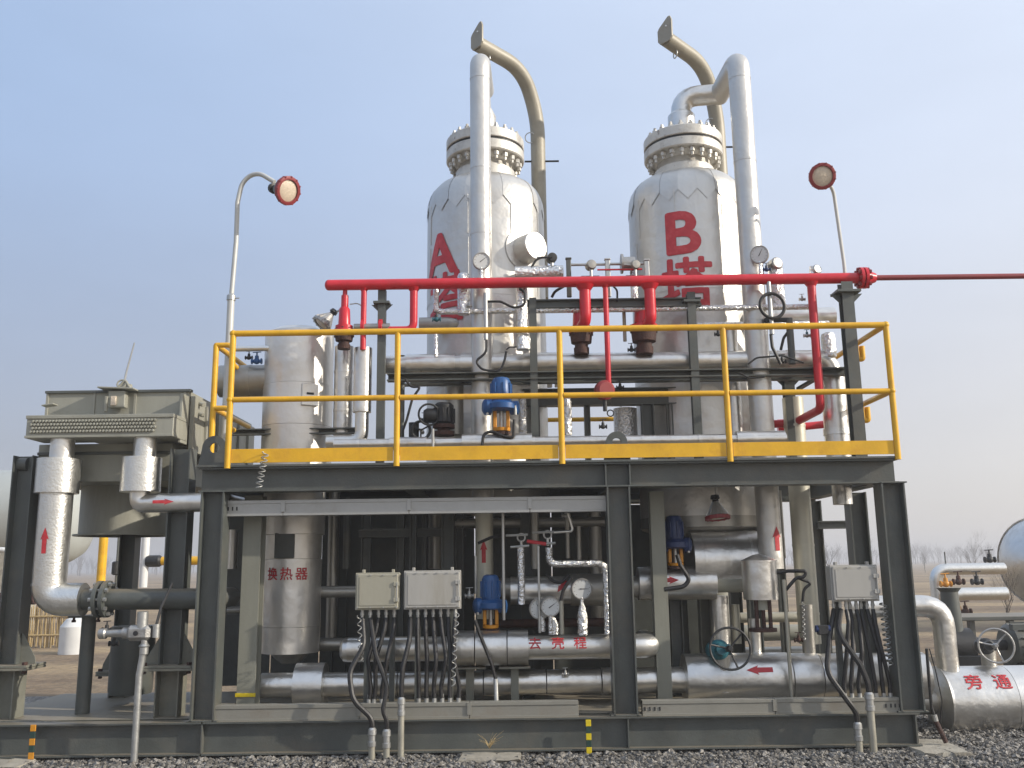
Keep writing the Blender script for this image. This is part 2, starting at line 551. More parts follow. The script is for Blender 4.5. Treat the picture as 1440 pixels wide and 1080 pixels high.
# lettering and arrows laid onto cylinders -----------------------------------
def glyph(body, size, off=0.02):
    """flat letter; heavier strokes come from stacked copies shifted by off"""
    c = bpy.data.curves.new('lettering', 'FONT')
    c.body = body
    c.size = size
    c.align_x = 'CENTER'
    c.resolution_u = 4
    o = bpy.data.objects.new('lettering', c)
    COL.objects.link(o)
    bpy.context.view_layer.update()
    dg = bpy.context.evaluated_depsgraph_get()
    me = bpy.data.meshes.new_from_object(o.evaluated_get(dg))
    bpy.data.objects.remove(o)
    bpy.data.curves.remove(c)
    bm = bmesh.new()
    d = off * size
    for k, (dx, dy) in enumerate(((0, 0), (d, 0), (-d, 0), (0, d), (0, -d), (d * .7, d * .7), (-d * .7, d * .7), (d * .7, -d * .7), (-d * .7, -d * .7))):
        n0 = len(bm.verts)
        bm.from_mesh(me)
        bm.verts.ensure_lookup_table()
        for v in bm.verts[n0:]:
            v.co += Vector((dx, dy, k * .0003))
    bpy.data.meshes.remove(me)
    return bm

def arrow_bm(L, W):
    bm = bmesh.new()
    w_ = W * 0.27
    pts = [(-L / 2, -w_), (L * 0.08, -w_), (L * 0.03, -W / 2), (L / 2, 0), (L * 0.03, W / 2), (L * 0.08, w_), (-L / 2, w_ * 0.9)]
    vs = [bm.verts.new((x, y, 0)) for x, y in pts]
    bm.faces.new(vs[0:2] + [vs[5], vs[6]])
    bm.faces.new([vs[1], vs[2], vs[3], vs[4], vs[5]])
    return bm

def wrap(bm, fn, step, name, m, parent, label=None, axis=0, rough_edge=0.0):
    xs = [v.co.x for v in bm.verts] if axis == 0 else [v.co.y for v in bm.verts]
    a, b = min(xs), max(xs)
    k = a + step
    while k < b:
        co = (k, 0, 0) if axis == 0 else (0, k, 0)
        no = (1, 0, 0) if axis == 0 else (0, 1, 0)
        bmesh.ops.bisect_plane(bm, geom=bm.verts[:] + bm.edges[:] + bm.faces[:], plane_co=co, plane_no=no)
        k += step
    mb = MB()
    bm.verts.index_update()
    vs = [fn(v.co.x + random.uniform(-rough_edge, rough_edge), v.co.y + random.uniform(-rough_edge, rough_edge), v.co.z) for v in bm.verts]
    fs = [[v.index for v in f.verts] for f in bm.faces]
    bm.free()
    return mb.add(vs, fs).build(name, m, parent, label, fix=False)

def on_vert(cx, cy, R, th0, z0):
    return lambda u, v, q=0: Vector((cx + (R + q) * math.sin(th0 + u / R), cy - (R + q) * math.cos(th0 + u / R), z0 + v))

def on_horiz(x0, cy, cz, R, ph0):
    return lambda u, v, q=0: Vector((x0 + u, cy - (R + q) * math.cos(ph0 + v / R), cz + (R + q) * math.sin(ph0 + v / R)))

def rot_bm(bm, ang):
    bmesh.ops.rotate(bm, verts=bm.verts, cent=(0, 0, 0), matrix=Matrix.Rotation(ang, 3, 'Z'))
    return bm

# ================================================================== ground
def ground_mat():
    m = bpy.data.materials.new('dry field soil')
    m.use_nodes = True
    n, l = m.node_tree.nodes, m.node_tree.links
    b = n['Principled BSDF']
    b.inputs['Roughness'].default_value = 0.95
    tc = n.new('ShaderNodeTexCoord')
    a = n.new('ShaderNodeTexNoise')
    a.inputs['Scale'].default_value = 0.35
    a.inputs['Detail'].default_value = 8
    c = n.new('ShaderNodeTexNoise')
    c.inputs['Scale'].default_value = 5
    c.inputs['Detail'].default_value = 8
    mp = n.new('ShaderNodeMapping')
    mp.inputs['Scale'].default_value = (0.25, 1, 1)
    l.new(tc.outputs['Object'], mp.inputs[0])
    l.new(mp.outputs[0], a.inputs['Vector'])
    l.new(tc.outputs['Object'], c.inputs['Vector'])
    r = n.new('ShaderNodeValToRGB')
    e = r.color_ramp.elements
    e[0].position, e[0].color = 0.32, (0.12, 0.08, 0.05, 1)
    e[1].position, e[1].color = 0.62, (0.36, 0.26, 0.145, 1)
    x = r.color_ramp.elements.new(0.48)
    x.color = (0.24, 0.175, 0.105, 1)
    l.new(a.outputs[0], r.inputs[0])
    mr = n.new('ShaderNodeMapRange')
    mr.inputs[3].default_value, mr.inputs[4].default_value = 0.55, 1.45
    l.new(c.outputs[0], mr.inputs[0])
    mu = n.new('ShaderNodeMix')
    mu.data_type = 'RGBA'
    mu.blend_type = 'MULTIPLY'
    mu.inputs[0].default_value = 1
    l.new(r.outputs[0], mu.inputs[6])
    l.new(mr.outputs[0], mu.inputs[7])
    l.new(mu.outputs[2], b.inputs['Base Color'])
    bp = n.new('ShaderNodeBump')
    bp.inputs['Strength'].default_value = 0.7
    bp.inputs['Distance'].default_value = 0.1
    l.new(c.outputs[0], bp.inputs['Height'])
    l.new(bp.outputs[0], b.inputs['Normal'])
    return m

def gravel_mat():
    m = bpy.data.materials.new('gravel stone')
    m.use_nodes = True
    n, l = m.node_tree.nodes, m.node_tree.links
    b = n['Principled BSDF']
    b.inputs['Roughness'].default_value = 0.85
    tc = n.new('ShaderNodeTexCoord')
    v = n.new('ShaderNodeTexVoronoi')
    v.inputs['Scale'].default_value = 27
    l.new(tc.outputs['Object'], v.inputs['Vector'])
    r = n.new('ShaderNodeValToRGB')
    e = r.color_ramp.elements
    e[0].position, e[0].color = 0.0, (0.07, 0.066, 0.06, 1)
    e[1].position, e[1].color = 1.0, (0.34, 0.32, 0.29, 1)
    x = r.color_ramp.elements.new(0.5)
    x.color = (0.17, 0.155, 0.135, 1)
    sp_ = n.new('ShaderNodeSeparateColor')
    l.new(v.outputs['Color'], sp_.inputs[0])
    l.new(sp_.outputs[0], r.inputs[0])
    l.new(r.outputs[0], b.inputs['Base Color'])
    bp = n.new('ShaderNodeBump')
    bp.inputs['Strength'].default_value = 0.8
    bp.inputs['Distance'].default_value = 0.03
    bp.invert = True
    l.new(v.outputs['Distance'], bp.inputs['Height'])
    l.new(bp.outputs[0], b.inputs['Normal'])
    return m

MT['soil'] = ground_mat()
MT['gravel'] = gravel_mat()
def sheet(name, x0, x1, y0, y1, z, m, label, nx=1, ny=1):
    mb = MB()
    vs = [(x0 + (x1 - x0) * i / nx, y0 + (y1 - y0) * j / ny, z) for j in range(ny + 1) for i in range(nx + 1)]
    fs = [(j * (nx + 1) + i, j * (nx + 1) + i + 1, (j + 1) * (nx + 1) + i + 1, (j + 1) * (nx + 1) + i) for j in range(ny) for i in range(nx)]
    mb.add(vs, fs)
    o = mb.build(name, m, origin=Vector((0, 0, 0)), fix=False)
    o['label'] = label
    o['kind'] = 'structure'
    return o
sheet('ground', -1500, 1500, -60, 2500, -0.02, 'soil', 'dry brown field reaching to the hazy horizon')
sheet('gravel_bed', -9, 9, -9, 4.2, -0.012, 'gravel', 'grey gravel bed under the process skid')

def stones(n, x0, x1, y0, y1):
    p = np.stack([rng.uniform(x0, x1, n), rng.uniform(y0, y1, n), rng.uniform(-0.012, 0.006, n)], 1)
    s = 0.009 + 0.026 * rng.random(n) ** 2.2
    base = np.array([[1, 0, 0], [0, 1, 0], [-1, 0, 0], [0, -1, 0], [0.3, 0.2, .75], [0, 0, -.6], [.6, .6, .4], [-.5, .5, .45], [-.5, -.6, .35], [.55, -.6, .4]])
    faces = np.array([[0, 6, 4], [6, 1, 4], [1, 7, 4], [7, 2, 4], [2, 8, 4], [8, 3, 4], [3, 9, 4], [9, 0, 4], [0, 1, 6], [1, 2, 7], [2, 3, 8], [3, 0, 9]])
    a = rng.uniform(0, 2 * np.pi, n)
    sx, sy, sz = (rng.uniform(.7, 1.4, n) for _ in range(3))
    b = base[None] * np.stack([sx, sy, sz], 1)[:, None] * s[:, None, None] * rng.uniform(.85, 1.15, (n, 10, 1))
    t = rng.uniform(-.5, .5, n)
    y2 = b[..., 1] * np.cos(t)[:, None] - b[..., 2] * np.sin(t)[:, None]
    z2 = b[..., 1] * np.sin(t)[:, None] + b[..., 2] * np.cos(t)[:, None]
    x = b[..., 0] * np.cos(a)[:, None] - y2 * np.sin(a)[:, None] + p[:, 0:1]
    y = b[..., 0] * np.sin(a)[:, None] + y2 * np.cos(a)[:, None] + p[:, 1:2]
    v = np.stack([x, y, z2 + p[:, 2:3]], -1).reshape(-1, 3)
    f = (faces[None] + (np.arange(n) * 10)[:, None, None]).reshape(-1, 3)
    return v, f
V, F = [], []
k = 0
for args in ((17000, -5.2, 5.6, -0.8, 0.25), (9000, 3.2, 6.6, 0.25, 3.6), (5000, -5.4, -2.2, 0.25, 1.8)):
    v, f = stones(*args)
    V.append(v)
    F.append(f + k)
    k += len(v)
me = bpy.data.meshes.new('gravel')
me.from_pydata(np.concatenate(V).tolist(), [], np.concatenate(F).tolist())
me.materials.append(MT['gravel'])
o = bpy.data.objects.new('gravel', me)
COL.objects.link(o)
o['label'] = 'loose grey gravel stones along the foot of the skid'
o['kind'] = 'stuff'

# ================================================================== main skid frame
ZB, Z1 = zat(1057, 0, 0), zat(1010, 0, 0)           # base beam bottom / top
ZD0, ZD = zat(686, 0, 0), zat(652, 0, 0)            # upper beam bottom / top
XL, XR = P(284, 1030, 0).x, P(1296, 1030, 0).x
BACK = 2.4
fr = thing('skid_frame', 'dark grey steel frame of two storeys carrying both towers', 'steel frame', (0, 1.2, ZB))
hb = Z1 - ZB
def fpart(name, *beams, m='steel', label=None, parent=fr):
    mb = MB()
    for a in beams:
        mb.beam(*a[0], **a[1])
    return mb.build(name, m, parent, label)
def hbeam(name, p0, p1, h, w=0.2, up=(0, 0, 1), kind='I', m='steel', parent=fr, tf=0.014, tw=0.01):
    return MB().beam(p0, p1, h, w, tf, tw, up, kind).build(name, m, parent)
BW = 0.15
zc = (ZB + Z1) / 2
hbeam('base_beam', (XL, BW / 2, zc), (XR, BW / 2, zc), hb, BW)
hbeam('base_beam', (XL, BACK, zc), (XR, BACK, zc), hb, BW)
for x in (XL + .08, P(872, 1030, 0).x, XR - .10):
    hbeam('base_cross_beam', (x, BW + .004, zc - .003), (x, BACK - BW / 2 - .004, zc - .003), hb - .03, 0.12)
MB().b2((XL + .02, BW + .01, Z1 + .004), (XR - .02, BACK - .1, Z1 + .012)).build('floor_plate', 'steel_dust', fr)
for px in (279, 880, 1286):
    x = P(px + 4, 1030, 0).x
    MB().b2((x - .006, .006, ZB + .016), (x + .006, BW / 2 - .007, Z1 - .016), .001).build('stiffener', 'steel', fr)
# front columns: H sections with the open side to the front
CW = 0.205
xc = [P(291, 850, 0).x, P(875.5, 850, 0).x, P(1271.5, 850, 0).x]
for x in xc:
    hbeam('column', (x, .1, Z1 + .002), (x, .1, ZD0 - .002), CW, 0.19, up=(1, 0, 0))
    MB().b2((x - .13, .005, Z1 + .001), (x + .13, .215, Z1 + .014), .002).build('column_foot', 'steel', fr)
MB().b2((xc[2] - .105, 0, ZD0 - .001), (xc[2] + .125, .21, ZD0 + .012), .002).build('column_cap', 'steel', fr)
# rear and middle columns
for px, py, Y, wd in ((1206, 745, 1.0, .17), (1146, 745, 2.2, .14), (355, 830, .42, .17), (480, 800, 2.3, .16), (872, 800, 2.3, .16)):
    x = P(px, py, Y).x
    hbeam('column', (x, Y, Z1 + .013), (x, Y, ZD0 - .01), wd, wd * .95, up=(1, 0, 0) if px != 355 else (0, 1, 0), m='steel' if px != 355 else 'steel_light')
x = P(355, 830, .42).x
zt = zat(980, x, .33)
MB().b2((x - .089, .322, zt), (x + .089, .33, zt + .032), .001).build('warning_tape', 'tape', fr, 'yellow tape round the foot of the column')
# upper front beam, rear beam and cross beams, deck
XT0, XT1 = P(279, 672, 0).x, P(1264, 665, 0).x
zd = (ZD0 + ZD) / 2
hbeam('deck_beam', (XT0, .1, zd), (XT1, .1, zd), ZD - ZD0, .19)
hbeam('deck_beam', (XT0, BACK, zd), (XT1, BACK, zd), ZD - ZD0, .19)
for px in (286, 575, 872, 1256):
    x = P(px, 670, 0).x
    hbeam('deck_cross_beam', (x, .2, zd - .002), (x, BACK - .1, zd - .002), ZD - ZD0 - .03, .15)
for px in (852, 886):
    x = P(px, 668, 0).x
    MB().b2((x - .006, .006, ZD0 + .015), (x + .006, .094, ZD - .015), .001).build('stiffener', 'steel', fr)
# deck: edge angle and chequer plates with openings round the two towers
MB().b2((XT0 - .02, -.015, ZD + .002), (XT1 + .02, .05, ZD + .022), .002).build('deck_edge', 'steel', fr)
TY, TXA, TXB = 1.5, P(682, 400, 1.5).x, P(970, 400, 1.5).x
def plate(x0, x1, y0, y1):
    MB().b2((x0 + .004, y0, ZD + .003), (x1 - .004, y1, ZD + .011), .001).build('deck_plate', 'steel', fr)
OP = .63
xs = [XT0 + .02, P(480, 640, .4).x, TXA + .1, TXA + OP + .1, TXB - OP, TXB + .2, TXB + OP + .2, XT1 - .02]
plate(XT0 + .02, TXA - OP, .06, .85)
for a, b in ((TXA - OP, TXA + .0), (TXA, TXA + OP), (TXA + OP, TXB - OP), (TXB - OP, TXB + OP), (TXB + OP, XT1 - .02)):
    plate(a, b, .06, .8)
plate(XT0 + .02, TXA - OP, 1.46, BACK - .1)
plate(TXA + OP, TXB - OP, .804, BACK - .1)
# inner frames seen between the columns
for px, py, Y, w_ in ((928, 840, .55, .13), (563, 770, 1.5, .08), (581, 770, 1.4, .07), (646, 780, 1.35, .085), (515, 780, 1.6, .1), (596, 770, 1.5, .05), (991, 850, 1.6, .13), (962, 850, 1.8, .08), (755, 850, 1.7, .09), (1098, 800, 1.7, .08)):
    x = P(px, py, Y).x
    hbeam('inner_post', (x, Y, Z1 + .013), (x, Y, ZD0 - .01), w_, w_, up=(0, 1, 0) if px == 928 else (1, 0, 0), kind='I' if px != 928 else 'C', m='steel_light' if px == 928 else 'steel')
for a, b, py, Y in ((505, 655, 749, 1.44), (1150, 1205, 738, 2.05), (450, 980, 700, 2.2)):
    p0, p1 = HP(a, b, py, Y)
    hbeam('inner_rail', p0, p1, .085, .08)
# added sheets that block the bright background and keep the lower storey dark
z_ = (Z1 + .02, ZD0 - .02)
pa = [P(q, 800, 2.3).x for q in (318, 385, 452, 560, 668, 776, 884, 985)]
for a, b in zip(pa[:-1], pa[1:]):
    MB().b2((a + .006, 2.28, z_[0]), (b - .006, 2.288, z_[1]), .001).build('added_dark_backing', 'steel', fr)

# lifting lugs on the deck beam
def lug(px, py, r, Y=.07, base=None):
    c = P(px, py, Y)
    R = rp(px, py, Y, r)
    pts, n = [], 20
    for i in range(n + 1):
        a = math.pi * i / n
        pts.append((R * math.cos(a), R * math.sin(a)))
    h = c.z - ZD - .024
    poly = pts + [(-R * 1.25, -h), (R * 1.25, -h)]
    hole = [(R * .42 * math.cos(2 * math.pi * i / 20), R * .42 * math.sin(2 * math.pi * i / 20)) for i in range(20)]
    # ring faces around the hole: bridge outline to hole
    mb = MB()
    m = len(poly)
    for sgn, off in ((1, -.015), (-1, .015)):
        o0 = len(mb.v)
        vs = [c + Vector((p[0], off, p[1])) for p in poly] + [c + Vector((p[0], off, p[1])) for p in hole]
        mb.v += vs
        # match by angle
        fs = []
        ang_p = [math.atan2(p[1], p[0]) % (2 * math.pi) for p in poly]
        for i in range(m):
            j = (i + 1) % m
            a0, a1 = ang_p[i], ang_p[j] if j else ang_p[0] + 2 * math.pi
            h0, h1 = round(a0 / (2 * math.pi) * 20) , round((a1 if a1 > a0 else a1 + 2 * math.pi) / (2 * math.pi) * 20)
            idx = [m + (q % 20) for q in range(h1, h0 - 1, -1)]
            fs.append([i, j] + idx)
        mb.f += [tuple(q + o0 for q in f) for f in fs]
    for i in range(m):
        j = (i + 1) % m
        mb.f.append((i, j, m + 20 + j, m + 20 + i))
    for i in range(20):
        j = (i + 1) % 20
        mb.f.append((m + i, m + j, 2 * m + 20 + j, 2 * m + 20 + i))
    return mb.build('lifting_lug', 'steel', fr)
lug(302, 630, 17)
lug(867, 622, 15)

# concrete pads
for i, (px, w_, lab) in enumerate(((690, 48, 'cracked concrete pad under the middle of the base beam'), (1318, 40, 'rough concrete pad at the right corner of the skid'), (12, 40, 'concrete pad under the left end of the base beam'))):
    c = P(px, 1062, -.06)
    r = rp(px, 1062, -.06, w_)
    bm = bmesh.new()
    bmesh.ops.create_cube(bm, size=1)
    bmesh.ops.scale(bm, vec=(2 * r, .62, .16), verts=bm.verts)
    bmesh.ops.subdivide_edges(bm, edges=bm.edges, cuts=5, use_grid_fill=True)
    for v in bm.verts:
        n_ = random.uniform(-.012, .012)
        v.co += Vector((n_ + v.co.z * (-.5 if v.co.x > 0 else .5), random.uniform(-.015, .015) - v.co.z * .4, random.uniform(-.006, .006)))
    mb = MB()
    bm.verts.index_update()
    mb.add([v.co + Vector((c.x, .02 if i != 1 else .06, ZB - .082)) for v in bm.verts], [[q.index for q in f.verts] for f in bm.faces])
    bm.free()
    tag(mb.build('concrete_pad', 'concrete', sharp=30), lab, 'concrete block')

# ================================================================== yellow railing
rail = thing('guard_railing', 'yellow tubular guard railing along the front edge of the deck', 'railing', (0, 0, ZD))
YR = -.012
ZT = P(788, 463, YR).z
ZM = P(788, 556, YR).z
tr = .029
xp = [P(324, 560, YR).x, P(558.5, 560, YR).x, P(788.5, 560, YR).x, P(1022, 560, YR).x, P(1255, 560, YR).x]
for x in xp:
    MB().tube([(x, YR, ZD - .01), (x, YR, ZT - .01)], .027, 14).build('post', 'yellow', rail)
MB().tube([(xp[0], YR, ZT), (xp[-1], YR, ZT)], tr, 14).build('top_rail', 'yellow', rail)
for a, b in zip(xp[:-1], xp[1:]):
    MB().tube([(a + .024, YR, ZM), (b - .024, YR, ZM)], .026, 12).build('mid_rail', 'yellow', rail)
    z0 = P(788, 645, YR).z
    MB().b2((a + .03, YR - .004, z0), (b - .03, YR + .002, P(788, 625.5, YR).z), .001).build('toe_board', 'yellow', rail)
for x in (xp[0], xp[-1]):
    for z in (ZT, ZM):
        MB().ball((x, YR, z), .033, 10).build('corner_joint', 'yellow', rail)
# side rails: right one runs back and ends in a closed loop
x = xp[-1]
for y0, y1, lp in ((YR + .03, .74, True), (.98, 1.5, True)):
    MB().tube([(x, y0, ZT), (x, y1, ZT), (x + .02, y1 + .01, ZT - .15), (x + .06, y1, ZT - .15), (x + .06, y1, ZT - .02)], .026, 12, .04).build('side_rail', 'yellow', rail)
    MB().tube([(x, y0, ZM), (x, y1, ZM), (x + .02, y1 + .01, ZM - .15), (x + .06, y1, ZM - .15), (x + .06, y1, ZM - .02)], .026, 12, .04).build('side_rail', 'yellow', rail)
xl2 = P(301, 550, .42).x
MB().tube([(xl2, .42, ZD - .01), (xl2, .42, ZT)], .027, 14).build('post', 'yellow', rail)
for z in (ZT, ZM):
    MB().tube([(xl2, .42, z), (xl2 + .16, .42, z), (xl2 + .16, .42, z - .19), (xl2 + .16, .55, z - .19)], .026, 12, .06).build('side_rail', 'yellow', rail)
    MB().tube([(xl2, .42, z), (xl2, 1.6, z)], .026, 12).build('side_rail', 'yellow', rail)
# far railing on the other side of the deck
rl2 = thing('rear_railing', 'yellow railing along the far edge of the deck seen behind the pipes', 'railing', (0, BACK, ZD))
for px0, px1 in ((760, 1000),):
    p0, p1 = HP(px0, px1, 589, 2.42)
    MB().tube([p0, p1], .026, 10).build('mid_rail', 'yellow', rl2)
    for q in (p0, p1):
        MB().tube([(q.x, 2.42, ZD), (q.x, 2.42, ZD + .95)], .026, 10).build('post', 'yellow', rl2)

# ================================================================== towers
bolt_mb = MB().lathe([(-.06, .016), (-.022, .016), (-.0219, .029), (.02, .029), (.021, .016), (.05, .016)], (0, 0, 0), (0, 0, 1), 6)
def tower(letter, px, pxl, R_, ysh, yneckb, yneckt, ynut, yfb, ygap, yft, pxf, label, ybot, th_letter, z_letter, th_ch, z_ch):
    Y = TY
    cx = P(px, 300, Y).x
    R = rp(px, 300, Y, R_)
    Z = lambda py: zat(py, cx, Y)
    zs, znb, znt, znu, zfb, zg, zft = (Z(q) for q in (ysh, yneckb, yneckt, ynut, yfb, ygap, yft))
    rn = rp(pxf, yneckt, Y, 40.5)
    rf = rp(pxf, ygap, Y, 54.5)
    zb = Z(ybot)
    t = thing('process_tower', label, 'tower', (cx, Y, zb), 'silver process towers')
    # shell in courses, each lapping the one below by 2 mm
    h, i = zs, 0
    while h > zb + .05:
        h2 = max(zb, h - (.46 if i != 1 else .62))
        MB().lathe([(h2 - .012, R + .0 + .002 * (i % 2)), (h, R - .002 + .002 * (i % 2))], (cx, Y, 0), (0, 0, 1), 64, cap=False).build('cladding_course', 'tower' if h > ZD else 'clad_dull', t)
        h, i = h2, i + 1
    # vertical laps
    for th in (-1.1, -.35, .48, 1.0):
        for a, b in ((zs, zs - .45), (zs - .47, zs - 1.06)):
            th += random.uniform(-.12, .12)
            c = Vector((cx + (R + .003) * math.sin(th), Y - (R + .003) * math.cos(th), 0))
            MB().box((c.x, c.y, (a + b) / 2), (.012, .006, a - b - .02), Matrix.Rotation(th, 3, 'Z'), .001).build('lap_seam', 'tower', t)
    # dome of gore panels with pointed tips
    n = 20
    zt_, zs_ = znb, zs
    for k in range(n):
        a0, a1 = 2 * math.pi * k / n, 2 * math.pi * (k + 1) / n
        off = .001 + .0035 * (k % 2) + random.uniform(0, .001)
        rows, cols = 7, 4
        vs, fs = [], []
        for r_ in range(rows + 1):
            x = r_ / rows
            ph = x * math.pi / 2
            rad = rn + (R - rn) * math.sin(ph) ** .9
            zz = zs_ + (zt_ - zs_) * math.cos(ph)
            for c_ in range(cols + 1):
                a = a0 + (a1 - a0) * c_ / cols
                vs.append((cx + (rad + off) * math.sin(a), Y - (rad + off) * math.cos(a), zz))
        for c_ in range(cols + 1):
            a = a0 + (a1 - a0) * c_ / cols
            d = (1 - abs(c_ / cols * 2 - 1)) * .11 + .02
            vs.append((cx + (R + off + .002) * math.sin(a), Y - (R + off + .002) * math.cos(a), zs_ - d))
        for r_ in range(rows + 1):
            for c_ in range(cols):
                i0 = r_ * (cols + 1) + c_
                fs.append((i0, i0 + 1, i0 + cols + 2, i0 + cols + 1))
        mb = MB().add(vs, fs)
        # give the sheet an edge
        ob = mb.build('dome_panel', 'tower', t, fix=True)
    # neck and flanges
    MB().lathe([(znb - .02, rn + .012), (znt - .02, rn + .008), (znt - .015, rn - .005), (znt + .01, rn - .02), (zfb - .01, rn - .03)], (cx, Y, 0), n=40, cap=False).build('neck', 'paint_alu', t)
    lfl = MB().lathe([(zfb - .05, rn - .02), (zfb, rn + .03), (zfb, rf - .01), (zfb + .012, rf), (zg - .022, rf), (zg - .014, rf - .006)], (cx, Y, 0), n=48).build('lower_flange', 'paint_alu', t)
    MB().lathe([(zg - .014, rf - .018), (zg + .014, rf - .018)], (cx, Y, 0), n=48).build('gasket', 'rubber', t)
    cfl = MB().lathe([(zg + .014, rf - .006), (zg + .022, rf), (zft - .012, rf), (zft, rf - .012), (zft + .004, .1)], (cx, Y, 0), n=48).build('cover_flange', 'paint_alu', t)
    nb = 22
    b0 = None
    for k in range(nb):
        a = 2 * math.pi * k / nb + .06
        for z, s in ((zfb - .032, -1), (zft + .012, 1)):
            pos = Vector((cx + (rf - .055) * math.sin(a), Y - (rf - .055) * math.cos(a), z))
            if b0 is None:
                b0 = MB()
                b0.add([v + pos for v in bolt_mb.v], bolt_mb.f)
                b0 = b0.build('bolt', 'rust' if letter == 'X' else 'paint_alu', lfl if s < 0 else cfl, origin=pos)
            else:
                dup_part(b0, lfl if s < 0 else cfl, pos, (0, 0, a * 3))
    # long bolt shanks under the flange
    # bottom head made of lagging gores
    hd = .10
    for k in range(14):
        a0, a1 = 2 * math.pi * k / 14 + .1, 2 * math.pi * (k + 1) / 14 + .1
        off = random.uniform(.001, .008)
        vs, fs = [], []
        for r_ in range(7):
            ph = r_ / 6 * math.pi / 2
            rad = max(.03, R * math.cos(ph))
            for c_ in range(4):
                a = a0 + (a1 - a0) * c_ / 3
                vs.append((cx + (rad + off) * math.sin(a), Y - (rad + off) * math.cos(a), zb - hd * math.sin(ph)))
        for r_ in range(6):
            for c_ in range(3):
                i0 = r_ * 4 + c_
                fs.append((i0, i0 + 1, i0 + 5, i0 + 4))
        MB().add(vs, fs).build('bottom_panel', 'clad', t)
    for k in range(4):
        a = math.pi / 4 + k * math.pi / 2
        x, y = cx + R * .86 * math.cos(a), Y + R * .86 * math.sin(a)
        MB().beam((x, y, Z1 + .014), (x, y, zb + .12), .12, .12, up=(1, 0, 0)).build('leg', 'steel', t)
    # lettering
    for ch, th, zz, sz, of in ((letter, th_letter, z_letter, .63, .03), ('塔', th_ch, z_ch, .56, .022)):
        bm = glyph(ch, sz, of)
        if ch == letter:
            bmesh.ops.scale(bm, vec=(1.1, 1.0, 1), verts=bm.verts)
        wrap(bm, on_vert(cx, Y, R + .006, th, zz), .03, 'lettering', 'letter', t, 'red painted letter ' + letter if ch == letter else 'red painted Chinese character for tower', rough_edge=.001)
    return t, cx, R, Z

def zl(cx, R, th, py):       # height at the painted front surface for a photo row
    x, y = cx + R * math.sin(th), TY - R * math.cos(th)
    return zat(py, x, y)
cxA, cxB = P(683, 300, TY).x, P(965, 300, TY).x
RA = rp(683, 300, TY, 81)
thA, thB = math.radians(-47), math.radians(-17)
zA, zB_ = zl(cxA, RA, thA, 386), zl(cxB, RA, thB, 355)
thA2, thB2 = math.radians(-40), math.radians(-14)
zA2, zB2 = zl(cxA, RA, thA2, 446), zl(cxB, RA, thB2, 425)
towerA, _, R_A, ZA = tower('A', 683, 602, 81.5, 302, 262, 243, 236, 231, 216, 201, 683, 'silver clad tower painted with a red letter A', 712, thA, zA, thA2, zA2)
towerB, _, R_B, ZBf = tower('B', 965, 884, 80.5, 294, 256, 241, 233, 227, 213, 198, 958, 'silver clad tower painted with a red letter B', 742, thB, zB_, thB2, zB2)
# side nozzle on tower A: collar plate, insulated stub and cap
th = math.radians(40)
zc_ = zl(cxA, R_A, th, 352)
dr = Vector((math.sin(th), -math.cos(th), 0))
c = Vector((cxA, TY, zc_)) + dr * (R_A - .02)
bm = bmesh.new()
bmesh.ops.create_circle(bm, cap_ends=True, radius=.23, segments=28)
wrap(bm, on_vert(cxA, TY, R_A + .012, th, zc_), .05, 'nozzle_collar', 'tower', towerA)
MB().lathe([(0, .15), (.2, .15), (.21, .14), (.215, .01)], c, dr, 28).build('side_nozzle', 'tower', towerA)
# top nozzles
ct = P(697, 170, TY)
ztop = ZA(199)
MB().lathe([(ztop, .13), (ZA(165), .125), (ZA(152), .07), (ZA(120), .06)], (cxA, TY, 0), (0, 0, 1), 20).build('top_nozzle', 'tower', towerA)

# ================================================================== riser pipes in front of the towers
def clad_seams(t, x, Y, zs, r, m='tower'):
    for z in zs:
        ring_along(MB(), (x, Y, z), (x, Y, z + 1), r, .01, .003).build('seam_band', m, t)
YRI = .72
pa0, pa1 = VP(676, 250, YRI, 84, 700)
rA = rp(676, 250, YRI, 14.5)
tA = thing('riser_pipe', 'tall silver riser pipe standing in front of the tower with letter A', 'pipe', (pa0.x, YRI, pa1.z), 'riser pipes of the towers')
MB().tube([(pa0.x, YRI, pa1.z), (pa0.x, YRI, pa0.z), (cxA, TY, ZA(128))], rA, 24, .16).build('cladding', 'tower', tA)
clad_seams(tA, pa0.x, YRI, [zat(q, pa0.x, YRI) for q in (112, 238, 330, 470)], rA)
pb0, pb1 = VP(1049, 250, YRI, 84, 800)
rB = rp(1049, 250, YRI, 15.5)
tB = thing('riser_pipe', 'tall silver riser pipe right of the tower with letter B', 'pipe', (pb0.x, YRI, pb1.z), 'riser pipes of the towers')
zn = ZBf(138)
MB().tube([(pb0.x, YRI, pb1.z), (pb0.x, YRI, pb0.z), (xat(1010, zn, TY), TY - .02, zat(136, xat(1010, zn, TY), TY))], rB, 24, .15).build('cladding', 'tower', tB)
zz = zat(136, xat(1010, zn, TY), TY)
MB().tube([(xat(1012, zz, TY), TY - .06, zz), (cxB, TY, zz), (cxB, TY, ZBf(196))], rB * 1.0, 24, .2).build('cladding', 'clad', tB)
MB().lathe([(ZBf(196), .155), (ZBf(164), .15), (ZBf(160), .12)], (cxB, TY, 0), (0, 0, 1), 24).build('cladding', 'clad', tB)
clad_seams(tB, pb0.x, YRI, [zat(q, pb0.x, YRI) for q in (112, 228, 388, 452, 540)], rB)
bm = rot_bm(arrow_bm(rp(1089, 757, .6, 34), rp(1089, 757, .6, 14)), math.pi / 2)
wrap(bm, on_vert(pb0.x, YRI, rB + .004, .35, zat(757, pb0.x, .6)), .02, 'flow_arrow', 'letter', tB, 'red arrow pointing up')

